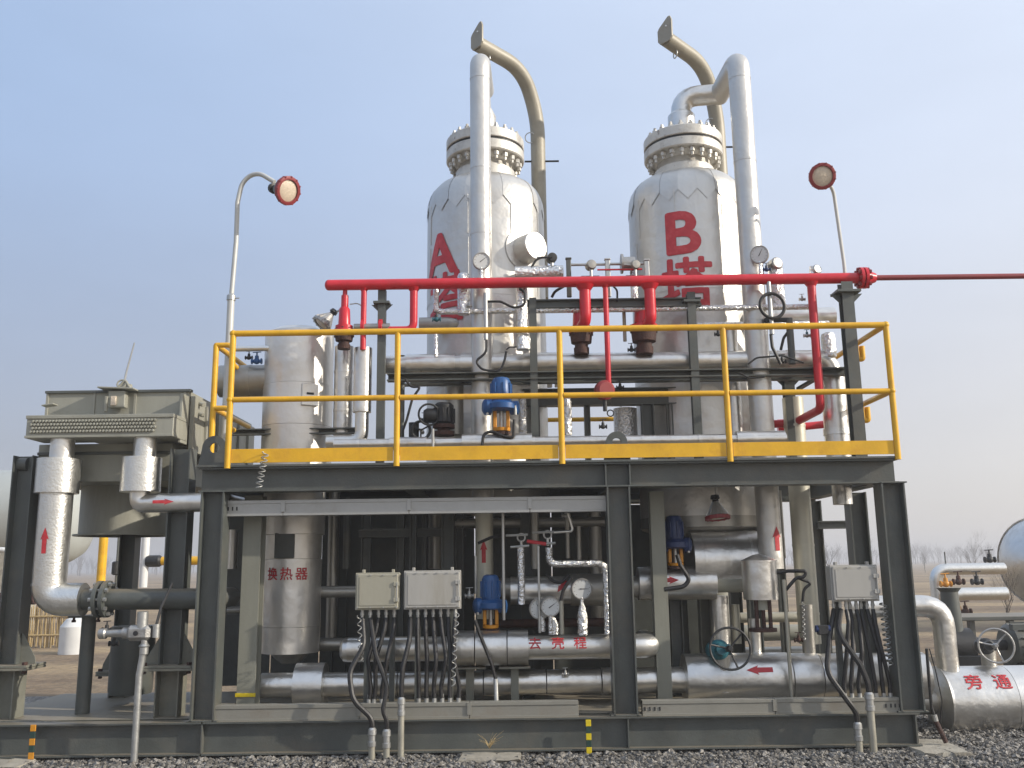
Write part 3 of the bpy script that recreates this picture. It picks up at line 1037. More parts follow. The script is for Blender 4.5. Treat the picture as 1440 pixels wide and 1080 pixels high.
# davit arms that swing the tower covers
def davit(label, pts, r, plate_c, lever):
    t = thing('davit_arm', label, 'davit', pts[0], 'curved davit arms above the towers')
    MB().tube(pts, r, 20, .9, steps=14).build('arm', 'tan', t)
    e, d = Vector(pts[-1]), (Vector(pts[-1]) - Vector(pts[-2])).normalized()
    ax = Vector((.62, -.72, 0)).normalized()
    w_, h_ = .10, .24
    poly = [(-w_ + .03, -h_ / 2), (w_ - .03, -h_ / 2), (w_, -h_ / 2 + .04), (w_, h_ / 2), (w_ - .02, h_ / 2 + .05), (w_ * .5, h_ / 2 + .05), (-w_ + .02, h_ / 2 - .04), (-w_, h_ / 2 - .07), (-w_, -h_ / 2 + .04)]
    MB().prism(poly, .02, e + Vector((0, -.02, .055)), ax, (0, 0, 1)).build('end_plate', 'tan', t)
    MB().cyl(e + Vector((.0, -.03, .12)), e + Vector((0, -.06, .12)), .012, n=8).build('pin', 'galv', t)
    MB().torus(e + d * -.16 + Vector((0, 0, -r - .03)), (1, .3, 0), .045, .007).build('eye_ring', 'galv', t)
    z = lever
    b = Vector(pts[0])
    MB().tube([(b.x - .16, b.y - .02, z), (b.x + .24, b.y - .02, z)], .012, 8).build('lever', 'dark', t)
    MB().torus((b.x - .09, b.y - .06, z + .28), (0, 1, .2), .06, .006).build('eye_ring', 'galv', t)
    return t
YD = 2.0
b0, b1 = VP(757, 230, YD, 150, 420)
davit('tan curved davit arm ending above the riser beside letter A', [(b0.x, YD, b1.z), (b0.x, YD, zat(165, b0.x, YD)), P(735, 98, 1.75), P(672, 62, 1.3)], .086, None, zat(228, b0.x, YD))
c0, c1 = VP(1012, 230, YD, 150, 420)
davit('tan curved davit arm ending left of the crooked pipe above letter B', [(c0.x, YD, c1.z), (c0.x, YD, zat(160, c0.x, YD)), P(990, 92, 1.75), P(936, 54, 1.3)], .086, None, zat(208, c0.x, YD))

# ================================================================== heat exchanger vessel and neighbours on the left
YH = 1.1
h0, h1 = VP(411, 820, YH, 472, 917)
hx, hr = h0.x, rp(411, 820, YH, 37.5)
hx_t = thing('heat_exchanger', 'upright clad vessel with three red Chinese characters behind the left column', 'vessel', (hx, YH, h1.z))
zs = [zat(q, hx, YH) for q in (472, 545, 602, 680, 752, 786, 880, 917)]
rs = [.345, .347, .345, .30, .275, .277, .275]
for i in range(len(zs) - 1):
    MB().lathe([(zs[i + 1], rs[i]), (zs[i] - .003, rs[i] + .002)], (hx, YH, 0), (0, 0, 1), 40).build('cladding_course', 'alloy', hx_t)
MB().lathe([(zs[0] - .003, .345), (zs[0] + .05, .25), (zs[0] + .07, .02)], (hx, YH, 0), (0, 0, 1), 40).build('top_cap', 'alloy', hx_t)
MB().lathe([(h1.z - .1, .09), (h1.z, .2)], (hx, YH, 0), (0, 0, 1), 24).build('bottom_nozzle', 'clad', hx_t)
for ch, dx in (('换', -.145), ('热', 0.0), ('器', .145)):
    bm = glyph(ch, .125, .012)
    th = dx / .28 + .02
    wrap(bm, on_vert(hx, YH, .284, th, zat(814, hx, YH - .27)), .02, 'lettering', 'letter', hx_t, 'red painted Chinese character ' + ch, rough_edge=.001)
th = .55
c = Vector((hx + .352 * math.sin(th), YH - .352 * math.cos(th), zat(563, hx, YH)))
MB().box(c, (.17, .03, .22), Matrix.Rotation(th, 3, 'Z')).build('inspection_cover', 'clad', hx_t)
MB().box(c + Vector((.01, -.02, .01)), (.07, .01, .02), Matrix.Rotation(th, 3, 'Z')).build('cover_slot', 'dark', hx_t)
MB().box((hx - .02, YH - .272, zat(768, hx, YH)), (.19, .035, .24), None).build('manhole_frame', 'steel', hx_t)
p0, p1 = HP(310, 385, 536, YH)
tag(clad_pipe('insulated_pipe', 'fat dull pipe stub entering the clad vessel from the left rail', [p0, p1], .165, 'clad_dull', .3), 'fat dull pipe stub entering the clad vessel from the left rail', 'pipe')
p0, p1 = HP(332, 392, 490, YH - .2)
pipe('thin_pipe', 'thin bright pipe above the fat stub at the left end of the deck', 'pipe', [p0, p1], .03, 'foil2')
p0, p1 = VP(483, 550, .95, 488, 612)
clad_pipe('insulated_pipe', 'slim upright clad pipe directly right of the clad vessel', [p1, p0], .095, 'clad', .4)
# pipe from the red branch with elbow down to the left
p0, p1 = VP(510, 535, .6, 490, 580)
ti = thing('insulated_pipe', 'upright clad pipe with a thinner embossed elbow turning left under the red branch', 'pipe', (p0.x, .6, p1.z))
MB().cyl(p1, p0, .088, n=24).build('collar', 'clad', ti)
MB().tube([p1 + Vector((0, 0, .02)), (p0.x, .6, zat(622, p0.x, .6)), (p0.x - .33, .6, zat(622, p0.x, .6))], .066, 18, .11).build('elbow', 'foil2', ti)
pc0, pc1 = HP(326, 500, 607, .85)
hb_ = MB().beam(pc0, pc1, .06, .08, kind='C')
tag(hb_.build('support_beam', 'steel'), 'dark steel angle beam running low behind the left end of the yellow rail', 'steel beam')

# small blue valve at the far left of the deck
def valve(name, label, c, s, m_body, m_top, handle=True, group=None, cat='valve', up=(0, 0, 1)):
    """small globe valve: body with two end flanges, bonnet and handle bar"""
    c = Vector(c)
    t = thing(name, label, cat, c, group)
    MB().ball(c, .5 * s, 10, (1, .8, .9)).build('body', m_body, t)
    MB().lathe([(-.75 * s, .42 * s), (-.6 * s, .42 * s), (-.59 * s, .25 * s), (.59 * s, .25 * s), (.6 * s, .42 * s), (.75 * s, .42 * s)], c, (1, 0, 0), 16).build('end_flange', m_body, t)
    MB().lathe([(.3 * s, .3 * s), (.8 * s, .26 * s), (.81 * s, .12 * s), (1.3 * s, .1 * s)], c, up, 14).build('bonnet', m_top, t)
    if handle:
        h = c + Vector(up) * 1.3 * s
        MB().tube([h + Vector((-.6 * s, 0, 0)), h + Vector((.6 * s, 0, .06 * s))], .07 * s, 8).build('handle', m_top, t)
    return t
valve('valve', 'small blue valve over the fat stub at the left end of the deck', P(361, 508, .95), .07, 'blue', 'blue')

# ================================================================== red fire header with branches
YF = .5
p0, p1 = HP(462, 1212, 396, YF)
red = thing('red_pipe_header', 'long red pipe header running level above the railing', 'pipe', p0)
rh = rp(820, 396, YF, 7.6)
MB().tube([p0 + Vector((.0, 0, 0)), p1], rh, 20).build('main_pipe', 'red', red)
MB().ball(p0, rh, 12, (.7, 1, 1)).build('end_cap', 'red', red)
zf = p0.z
for dx in (-.03, .012):
    MB().lathe([(0, .105), (.028, .105)], p1 + Vector((dx, 0, 0)), (1, 0, 0), 24).build('flange', 'red', red)
fb = None
for k in range(8):
    a = 2 * math.pi * k / 8 + .2
    pos = p1 + Vector((.01, .082 * math.cos(a), .082 * math.sin(a)))
    if fb is None:
        fb = MB().lathe([(-.06, .013), (-.059, .02), (-.04, .02), (-.039, .012), (.04, .012), (.041, .02), (.06, .02)], pos, (1, 0, 0), 6).build('bolt', 'red_dark', red, origin=pos)
    else:
        dup_part(fb, red, pos)
MB().lathe([(.04, .08), (.13, .045)], p1, (1, 0, 0), 20).build('reducer', 'red', red)
def branch(pxt, pyb, r, extra=None, name='branch_pipe'):
    x = xat(pxt, zf, YF)
    pts = [(x, YF, zf - rh * .6), (x, YF, zat(pyb, x, YF))]
    if extra:
        pts += extra(x, zat(pyb, x, YF))
    MB().tube(pts, r, 16, .08).build(name, 'red', red)
    MB().lathe([(0, r * 1.7), (r * .9, r * 1.05)], (x, YF, zf - rh * .75), (0, 0, -1), 16).build('branch_saddle', 'red', red)
    return x
branch(512, 492, rp(512, 440, YF, 4))
branch(582, 464, rp(582, 440, YF, 5.5), lambda x, z: [(xat(546, z, YF), YF, z)])
branch(822, 452, rp(822, 430, YF, 8), lambda x, z: [(x - .04, YF + .17, z - .02)])
branch(913, 452, rp(913, 430, YF, 8), lambda x, z: [(x - .06, YF + .17, z - .02)])
x = branch(851, 545, rp(852, 470, YF, 3.8))
branch(1140, 575, rp(1140, 480, YF, 6), lambda x, z: [(x - .05, YF + .7, z - .03), (x - .35, YF + .75, z - .03)])
# continuation to the right, thinner and duller
tag(MB().tube([p1 + Vector((.12, 0, 0)), p1 + Vector((4.2, .02, 0.0))], rp(1300, 386, YF, 3.9), 14).build('red_pipe', 'red_dark'), 'thin dull red pipe leading out of the picture from the header flange', 'pipe')
# red ball at the foot of the long thin branch
zb_ = P(850, 549, YF)
tv = thing('red_valve', 'round red valve at the foot of the long thin red branch', 'valve', zb_)
MB().lathe([(-.05, .07), (-.03, .095), (.03, .095), (.05, .07)], zb_, (.3, -1, 0), 22).build('body', 'red_dark', tv)
MB().cyl(zb_ + Vector((0, 0, -.2)), zb_ + Vector((0, 0, -.07)), .02).build('stem', 'dark', tv)
MB().torus(zb_ + Vector((0.05, 0, -.22)), (0, 1, 0), .03, .006).build('pull_ring', 'dark', tv)

def psv(label, px, pyt, pym, pyb, Y, r, cap=True):
    """spring safety valve: cap, bonnet, body flange, rusty inlet"""
    c = P(px, pym, Y)
    zt_, zb2 = zat(pyt, c.x, Y), zat(pyb, c.x, Y)
    t = thing('safety_valve', label, 'safety valve', (c.x, Y, zb2), 'red safety valves')
    H = zt_ - c.z
    if cap:
        MB().lathe([(H * .55, r * .42), (H * .82, r * .42), (H * .83, r * .28), (H * 1.0, r * .25)], c, n=16).build('cap', 'red', t)
        MB().lathe([(0, r), (H * .12, r), (H * .13, r * .7), (H * .5, r * .62), (H * .55, r * .45)], c, n=20).build('bonnet', 'red', t)
    else:
        MB().lathe([(0, r * .8), (H, r * .7), (H * 1.02, r * .5)], c, n=20).build('bonnet', 'red', t)
    MB().lathe([(-.035, r * 1.15), (.015, r * 1.15), (.016, r * .9)], c, n=24).build('body_flange', 'red', t)
    D = c.z - zb2
    MB().lathe([(-D, r * .7), (-D * .75, r * .72), (-D * .74, r * .62), (-D * .6, r * .62), (-D * .55, r * .95), (-.036, r * 1.05)], c, n=20).build('inlet', 'rust', t)
    q = None
    for k in range(8):
        a = 2 * math.pi * k / 8
        pos = c + Vector((r * 1.02 * math.cos(a), r * 1.02 * math.sin(a), -.01))
        if q is None:
            q = MB().lathe([(-.05, .012), (-.035, .012), (-.034, .008), (.02, .008), (.021, .012), (.035, .012)], pos, n=6).build('bolt', 'rust', t, origin=pos)
        else:
            dup_part(q, t, pos)
    return t
psv('tall red safety valve at the left end of the red header', 484, 405, 466, 491, YF + .02, .085)
psv('red safety valve with rusty inlet under the middle of the red header', 817, 437, 464, 498, YF + .18, .105, False)
psv('red safety valve with rusty inlet directly left of the grey post before letter B', 905, 437, 460, 498, YF + .18, .12, False)
p0, p1 = HP(498, 548, 460, YF)
t = thing('outlet_spool', 'short dark spool with red flanges behind the grey post at left', 'pipe', p0)
MB().cyl(p0, p1, .035).build('spool', 'clad_dull', t)
for q in (.25, .75):
    MB().lathe([(-.015, .075), (.015, .075)], p0.lerp(p1, q), (1, 0, 0), 20).build('flange', 'red', t)
# red stub pipes at the right end of the deck
c = P(1098, 603, 1.5)
t = thing('red_stub_pipe', 'short red flanged pipe low behind the right riser on the deck', 'pipe', c)
MB().lathe([(-.03, .1), (.03, .1)], c, (1, -.2, 0), 22).build('flange', 'red', t)
MB().tube([c, c + Vector((.5, .05, .05))], .04, 14).build('pipe_run', 'red', t)

# ================================================================== grey pipe supports on the deck
def support(label, px, pyt, pyb, Y, w_, plate_y=None, kind='C', px_m=None):
    x = P(px, (pyt + pyb) / 2, Y).x
    zt_, zb2 = zat(pyt, x, Y), max(ZD + .012, zat(pyb, x, Y))
    t = thing('support_post', label, 'support post', (x, Y, zb2))
    MB().beam((x, Y, zb2), (x, Y, zt_), w_, w_, .008, .008, up=(0, 1, 0), kind=kind).build('post', 'steel', t)
    if plate_y:
        z = zat(plate_y, x, Y)
        MB().b2((x - w_ * 1.05, Y - w_ * .9, z - .012), (x + w_ * 1.05, Y + w_ * .9, z + .012), .002).build('head_plate', 'steel', t)
        for s in (-1, 1):
            MB().prism([(0, 0), (w_ * .9, 0), (0, -w_ * .9)], .008, (x + s * w_ * .5, Y - .004, z - .012), (s, 0, 0), (0, 0, 1)).build('gusset', 'steel', t)
    return t
support('grey channel post with head plate under the left end of the red header', 536, 408, 655, YF + .06, .075, 427)
support('grey post holding the dark cross beam right of the letter A', 751, 420, 655, YF + .1, .07)
support('grey post standing in front of the red characters of the B tower', 977, 412, 655, YF + .1, .078, 425)
support('thick grey post under the right end of the red header', 1199, 398, 655, YF - .05, .11, 412, 'I')
support('dark post carrying a T head behind the right red branch', 1112, 528, 655, 1.1, .1, 530, 'I')
p0, p1 = HP(742, 985, 427, YF + .12)
tag(MB().beam(p0, p1, .085, .09).build('cross_beam', 'steel'), 'dark steel beam held by two posts below the red header', 'steel beam')
p0, p1 = HP(545, 1190, 527, .6)
t = thing('pipe_rack_beam', 'long dark channel carrying the big level pipe above the deck', 'steel beam', p0)
MB().beam(p0, p1, .075, .1, kind='C').build('channel', 'steel', t)
MB().beam(p0 + Vector((.2, .14, -.02)), p1 + Vector((-.2, .14, -.02)), .06, .06, kind='L').build('angle', 'steel', t)
p0, p1 = HP(735, 1000, 558, 1.0)
t = thing('rear_rack', 'dark rear rack with a deep beam and posts behind the yellow mid rail', 'steel frame', (p0.x, 1.0, ZD))
MB().beam(p0, (p0.lerp(p1, .43)), .17, .1).build('beam', 'steel', t)
MB().beam(p0.lerp(p1, .47), p1, .17, .1).build('beam', 'steel', t)
for px, w_ in ((826, .06), (911, .12), (755, .06), (942, .06)):
    x = P(px, 600, 1.0).x
    MB().beam((x, 1.0, ZD + .012), (x, 1.0, p0.z - .085), w_, w_ * 1.1, up=(1, 0, 0)).build('post', 'steel', t)

# ================================================================== big level pipe on the deck and companions
YB = .78
p0, p1 = HP(540, 1168, 509, YB)
rb = rp(850, 509, YB, 13)
zb0 = ZD + .1
xe = P(1174, 570, YB).x
big = clad_pipe('insulated_pipe', 'long level clad pipe crossing the whole deck behind the railing', [p0, (xe, YB, p1.z), (xe, YB, ZD - .35)], rb, 'clad', .8, bend=.16)
MB().lathe([(ZD + .05, .12), (zat(522, xe, YB), .12), (zat(519, xe, YB), .09)], (xe, YB, 0), (0, 0, 1), 26).build('thick_cladding', 'clad', big)
MB().lathe([(zat(612, xe, YB), .13), (zat(603, xe, YB), .128)], (xe, YB, 0), (0, 0, 1), 26).build('collar', 'foil2', big)
for a, b in ((572, 640), (648, 715), (735, 790)):
    MB().cyl((xat(a, p0.z, YB), YB, p0.z), (xat(b, p0.z, YB), YB, p0.z), rb + .012, n=24).build('patch_jacket', 'clad', big)
for a, b, py, Y, r_, m, lab in ((590, 692, 457, 1.0, .082, 'clad_dull', 'short level clad drum left of the letter A riser'),
                               (1062, 1172, 447, 1.05, .105, 'clad', 'bright level drum end behind the right red branch'),
                               (770, 905, 560, 1.35, .09, 'clad_dull', 'dull level pipe behind the rear rack')):
    q0, q1 = HP(a, b, py, Y)
    clad_pipe('insulated_drum', lab, [q0, q1], r_, m, .35)
q0, q1 = HP(470, 1105, 621, .42)
low = clad_pipe('insulated_pipe', 'pale clad pipe lying low on the deck behind the toe board', [q0, q1], .05, 'clad', .5)
MB().cyl((xat(650, q0.z, .42), .42, q0.z), (xat(748, q0.z, .42), .42, q0.z), .083, n=24).build('valve_jacket', 'clad', low)
MB().cyl((xat(548, q0.z, .42), .42, q0.z), (xat(600, q0.z, .42), .42, q0.z), .062, n=24).build('valve_jacket', 'clad', low)
MB().cyl((xat(1035, q0.z, .42), .42, q0.z), (xat(1103, q0.z, .42), .42, q0.z), .075, n=24).build('valve_jacket', 'clad', low)
for i, (px, Y, r_, a, b, m, lab) in enumerate(((1031, .95, .075, 462, 640, 'clad', 'bright upright pipe left of the B riser between rail and deck'),
                                  (1127, 1.15, .105, 560, 905, 'cream', 'cream upright pipe left of the right junction box'),
                                  (880, 1.2, .12, 575, 640, 'foil', 'foil wrapped upright stub behind the lug in the middle'))):
    q0, q1 = VP(px, (a + b) / 2, Y, a, b)
    clad_pipe('insulated_pipe', lab, [q1, q0], r_, m, .5)
MB().lathe([(ZD + .03, .098), (zat(452, pb0.x, YRI), .098), (zat(449, pb0.x, YRI), .09)], (pb0.x, YRI, 0), (0, 0, 1), 24).build('thick_cladding', 'tower', tB)

# foil wrapped tracing lines
YT = .62
z = P(870, 435, YT).z
X_ = lambda px: xat(px, z, YT)
pipe('foil_pipe', 'crinkled foil wrapped line running level just below the red header', 'pipe', [(X_(613), YT, zat(400, X_(613), YT)), (X_(613), YT, z), (X_(1142), YT, z), (X_(1147), YT, zat(375, X_(1147), YT))], .03, 'foil', bend=.06)
for px, a, b, r_, Y, lab in ((652, 384, 442, .062, .6, 'fat foil wrapped stub right of the red character on the A tower'),
                       (734, 402, 470, .06, .58, 'foil wrapped upright line below the A tower nozzle'),
                       (736, 472, 492, .07, .56, 'foil wrapped ball joint over the big level pipe'),
                       (613, 462, 502, .02, .55, 'thin white foil stem standing on the level pipe at left'),
                       (1092, 372, 432, .075, .7, 'foil wrapped upright line right of the B riser gauge'),
                       (892, 380, 437, .038, .7, 'foil wrapped upright stem left of the letter B'),
                       (1165, 468, 502, .07, .75, 'foil wrapped fitting over the right elbow')):
    q0, q1 = VP(px, (a + b) / 2, Y, a, b)
    tag(MB().lathe([(0, r_), (q0.z - q1.z - r_ * .6, r_), (q0.z - q1.z - r_ * .2, r_ * .85), (q0.z - q1.z, r_ * .4)], q1, n=16).build('foil_stub', 'foil'), lab, 'pipe')
q0, q1 = HP(724, 792, 383, .8)
tag(MB().tube([q0, q1], .068, 14).build('foil_pipe', 'foil'), 'foil wrapped level line leaving the A tower nozzle', 'pipe')

# instrument posts and transmitters standing above the red header
for i, (px, a, b, m, lab) in enumerate(((800, 365, 418, 'steel', 'short dark post with foil line left of the instruments'), (855, 366, 418, 'galv', 'bright instrument post second from the letter B'), (910, 367, 418, 'galv', 'bright instrument post nearest the letter B'))):
    q0, q1 = VP(px, (a + b) / 2, .68, a, b)
    t = thing('instrument_post', lab, 'post', q1)
    MB().box((q0 + q1) / 2, (.048, .04, q0.z - q1.z)).build('post', m, t)
    MB().box(q0 + Vector((0, 0, .008)), (.06, .05, .016)).build('post_cap', m, t)
def transmitter(px, py, Y, label, s=1.0, face=(.2, -1, 0), m='clad_dull'):
    c = P(px, py, Y)
    t = thing('pressure_transmitter', label, 'instrument', c, 'small round transmitters')
    f = Vector(face).normalized()
    MB().lathe([(-.05 * s, .03 * s), (-.045 * s, .05 * s), (.03 * s, .05 * s), (.045 * s, .042 * s), (.048 * s, .01)], c, f, 18).build('housing', m, t)
    MB().cyl(c + Vector((0, 0, -.12 * s)), c + Vector((0, 0, -.04 * s)), .016 * s).build('stem', 'galv', t)
    MB().tube([c + Vector((-.15 * s, 0, .01)), c], .012 * s, 8).build('conduit_stub', 'galv', t)
    MB().tube([c + Vector((-.1 * s, 0, -.12 * s)), c + Vector((.08 * s, 0, -.12 * s))], .012 * s, 8).build('manifold', 'dark', t)
    return t
transmitter(776, 363, .8, 'dark round transmitter at the tip of the A tower nozzle', 1.0, m='dark')
transmitter(831, 373, .66, 'round transmitter right of the dark post above the red header', 1.0)
transmitter(893, 373, .66, 'round transmitter between the two bright instrument posts', .95)
c = P(880, 371, .72)
t = thing('valve_motor', 'small grey motor with a disc end left of the letter B', 'motor', c)
MB().cyl(c + Vector((-.03, 0, 0)), c + Vector((.09, 0, 0)), .07).build('body', 'lampgrey', t)
MB().cyl(c + Vector((-.05, 0, 0)), c + Vector((-.03, 0, 0)), .1).build('disc', 'lampgrey', t)

# pressure gauges
def gauge(px, py, Y, r, label, face=(.1, -1, -.1), hand=1.0, stem=.12, stem_m='foil'):
    c = P(px, py, Y)
    R = rp(px, py, Y, r)
    f = Vector(face).normalized()
    t = thing('pressure_gauge', label, 'gauge', c, 'round pressure gauges')
    MB().lathe([(-.035, R * .9), (-.03, R), (.012, R), (.016, R * .97), (.016, R * .88), (.008, R * .87)], c, f, 28).build('case', 'lampgrey', t)
    fc = MB().lathe([(.004, R * .88), (.0095, R * .88)], c, f, 28).build('face', 'dial', t)
    u = Vector((0, 0, 1)).cross(f).normalized()
    v = f.cross(u)
    mb = MB()
    for k in range(11):
        a = math.radians(-135 + 27 * k)
        d = u * math.sin(a) + v * math.cos(a)
        mb.tube([c + f * .0098 + d * R * .68, c + f * .0098 + d * R * .8], R * .014, 4)
    mb.build('scale_marks', 'dark', fc)
    d = u * math.sin(hand) + v * math.cos(hand)
    MB().tube([c + f * .0105 - d * R * .2, c + f * .0105 + d * R * .66], [R * .05, R * .012], 5).build('needle', 'dark', fc)
    MB().cyl(c + Vector((0, .0, -R * .8)) - f * .01, c + Vector((0, 0, -R - stem)) - f * .01, .018).build('stem', stem_m, t)
    return t
gauge(677, 367, .52, 12.5, 'round gauge in front of the letter A riser', hand=.9)
gauge(1068, 358, .55, 13, 'round gauge in front of the letter B riser', (-.35, -1, -.1), hand=.5)
gauge(759, 856, .42, 15, 'left one of the two overlapping gauges on the lower pipe', hand=-.6, stem=.1)
gauge(774, 853, .36, 14, 'right one of the two overlapping gauges on the lower pipe', hand=.95, stem=.14)
gauge(818, 828, .45, 15, 'single large gauge above the red characters of the lower pipe', hand=1.57, stem=.25)
gauge(684, 478, .9, 6, 'tiny gauge over the big level pipe under the rail', hand=.2, stem=.03)

# black cable rings and hoses
tag(MB().torus(P(1086, 430, .45), (.15, -1, 0), rp(1086, 430, .45, 18), .017, 36, 8).build('cable_ring', 'rubber'), 'coiled black hose ring hanging right of the B riser', 'hose')
def cable(label, pts, r=.012, m='rubber', group=None, bend=.1, name='cable', cat='cable'):
    return tag(MB().tube(pts, r, 8, bend, steps=5).build(name, m), label, cat, group)
PL = lambda Y, *pts: [P(a, b, Y) for a, b in pts]
cable('black hose curling from the foil line below the A tower nozzle', PL(.5, (684, 424), (704, 424), (722, 433), (738, 430), (738, 410), (730, 406)), .012)
cable('black hose looping down the front of the big level pipe', PL(.45, (684, 478), (684, 496), (668, 508), (678, 520), (704, 523), (710, 505), (712, 494)), .012)
cable('black hose hanging from the dark post at the right of the rail', PL(.5, (1084, 470), (1086, 488), (1098, 512)), .016)
cable('black hose bending behind the thin rail post near the right', PL(.6, (1112, 462), (1102, 475), (1098, 492)), .014)
cable('black cable zigzag hanging behind the left yellow rail', PL(.5, (570, 533), (578, 545), (592, 543), (580, 560), (572, 590), (566, 607)), .012)
cable('black hose arching over the low pipe below the blue actuator', PL(.33, (678, 626), (680, 610), (692, 606), (710, 614), (722, 616), (723, 590)), .014)
cable('black hose from the dark post to the foil line above letter A side', PL(.6, (776, 418), (780, 410), (794, 402)), .014)

# ================================================================== motor valves
def actuator(label, px, pyt, pyj, pyb, Y, r, m, yoke='orange', side=-1, group='valves with motor drives'):
    """electric valve drive: finned cap, wide gear housing, side dome, yoke with two legs, flanged body"""
    c = P(px, pyj, Y)
    zt_, zb2 = zat(pyt, c.x, Y), zat(pyb, c.x, Y)
    t = thing('motor_valve', label, 'valve', (c.x, Y, zb2), group)
    H, D = zt_ - c.z, c.z - zb2
    MB().lathe([(H * .2, r * .62), (H * .3, r * .66), (H * .86, r * .62), (H * .97, r * .5), (H, r * .3)], c, n=20).build('motor_cap', m, t)
    f0 = None
    for k in range(8):
        a = 2 * math.pi * k / 8 + .2
        pos = c + Vector((r * .66 * math.cos(a), r * .66 * math.sin(a), H * .55))
        if f0 is None:
            f0 = MB().box(pos, (.02, .014, H * .5), Matrix.Rotation(a, 3, 'Z')).build('fin', m, t, origin=pos)
            b_ = a
        else:
            dup_part(f0, t, pos, (0, 0, a - b_))
    MB().lathe([(-D * .12, r * .8), (-D * .05, r), (H * .12, r), (H * .22, r * .7)], c, n=24).build('gear_housing', m, t)
    MB().lathe([(0, r * .55), (r * .35, r * .55), (r * .5, r * .35), (r * .52, .01)], c + Vector((side * r * .7, -.02, .01)), (side, -.3, 0), 18).build('terminal_cover', m, t)
    MB().lathe([(0, r * .45), (r * .5, r * .45), (r * .55, r * .3)], c + Vector((-side * r * .6, 0, .0)), (-side, -.2, 0), 16).build('hand_drive', m, t)
    for s in (-1, 1):
        MB().box(c + Vector((s * r * .42, 0, -D * .42)), (r * .24, r * .5, D * .62)).build('yoke_leg', yoke, t)
    MB().cyl(c + Vector((0, 0, -D * .8)), c, r * .14).build('stem', 'galv', t)
    MB().lathe([(-D * .86, r * .55), (-D * .74, r * .58), (-D * .73, r * .3)], c, n=20).build('bonnet_flange', yoke, t)
    MB().lathe([(-D, r * .6), (-D * .9, r * .6), (-D * .89, r * .42), (-D * .85, r * .42)], c, n=20).build('body', 'rust', t)
    for s in (-1, 1):
        q = c + Vector((s * r * .9, -r * .45, -D * .3))
        MB().cyl(q, q + Vector((0, 0, D * .34)), .014).build('cable_gland', 'galv', t)
    return t
actuator('blue motor drive on orange yoke standing on the deck in the middle', 705, 531, 574, 612, .42, .145, 'blue')
actuator('blue motor drive on orange yoke beside the larger junction box', 690, 808, 853, 888, .55, .13, 'blue')
actuator('dark navy motor drive partly hidden behind the light inner post', 949, 725, 768, 800, .75, .13, 'navy', side=1)
# black motor with a hand wheel on the left of the deck
c = P(624, 585, .55)
t = thing('black_motor_valve', 'black ribbed motor on a rusty flange behind the rail at left', 'valve', (c.x, .55, zat(617, c.x, .55)))
H = zat(567, c.x, .55) - c.z
MB().lathe([(-.06, .095), (H * .8, .095), (H, .07)], c, n=20).build('motor', 'dark', t)
f0 = None
for k in range(12):
    a = 2 * math.pi * k / 12
    pos = c + Vector((.095 * math.cos(a), .095 * math.sin(a), .0))
    if f0 is None:
        f0 = MB().box(pos, (.03, .008, .14)).build('fin', 'dark', t, origin=pos)
    else:
        dup_part(f0, t, pos, (0, 0, a))
MB().lathe([(-.19, .1), (-.15, .105), (-.149, .06), (-.12, .06), (-.119, .105), (-.085, .105)], c, n=22).build('flange', 'rust', t)
MB().lathe([(0, .07), (.1, .07), (.13, .05)], c + Vector((-.06, -.02, .0)), (-1, -.2, 0), 16).build('gearbox', 'dark', t)
MB().torus(c + Vector((-.13, -.1, .0)), (.3, -1, 0), .1, .01).build('hand_wheel', 'dark', t)
q = P(592, 605, .5)
t = thing('black_hand_wheel_valve', 'black valve with an upright ring wheel low behind the left rail', 'valve', q)
MB().torus(q, (.1, -1, 0), .085, .014).build('hand_wheel', 'dark', t)
for k in range(3):
    a = 2 * math.pi * k / 3 + .5
    MB().cyl(q, q + Vector((.085 * math.cos(a), 0, .085 * math.sin(a))), .008, n=8).build('spoke', 'dark', t)
MB().tube([q, q + Vector((0, .15, 0))], .02, 10).build('stem', 'galv', t)
MB().lathe([(-.09, .05), (.09, .05)], q + Vector((-.08, .12, .0)), (0, 0, 1), 14).build('body', 'dark', t)
q0, q1 = VP(609, 613, .3, 603, 640)
tag(MB().tube([q1, q0], .014, 8).build('thin_tube', 'galv'), 'short bright upright tube in front of the black motor', 'pipe')
for px, py, lab in ((652, 536, 'dark clamp hanging below the big level pipe near the left post'), (872, 545, 'dark lever valve behind the round red valve'), (1010, 470, 'small black tee handle left of the B riser'), (888, 492, 'black counterweight plate hanging between the red safety valves')):
    valve('small_valve', lab, P(px, py, .7), .05, 'dark', 'dark')

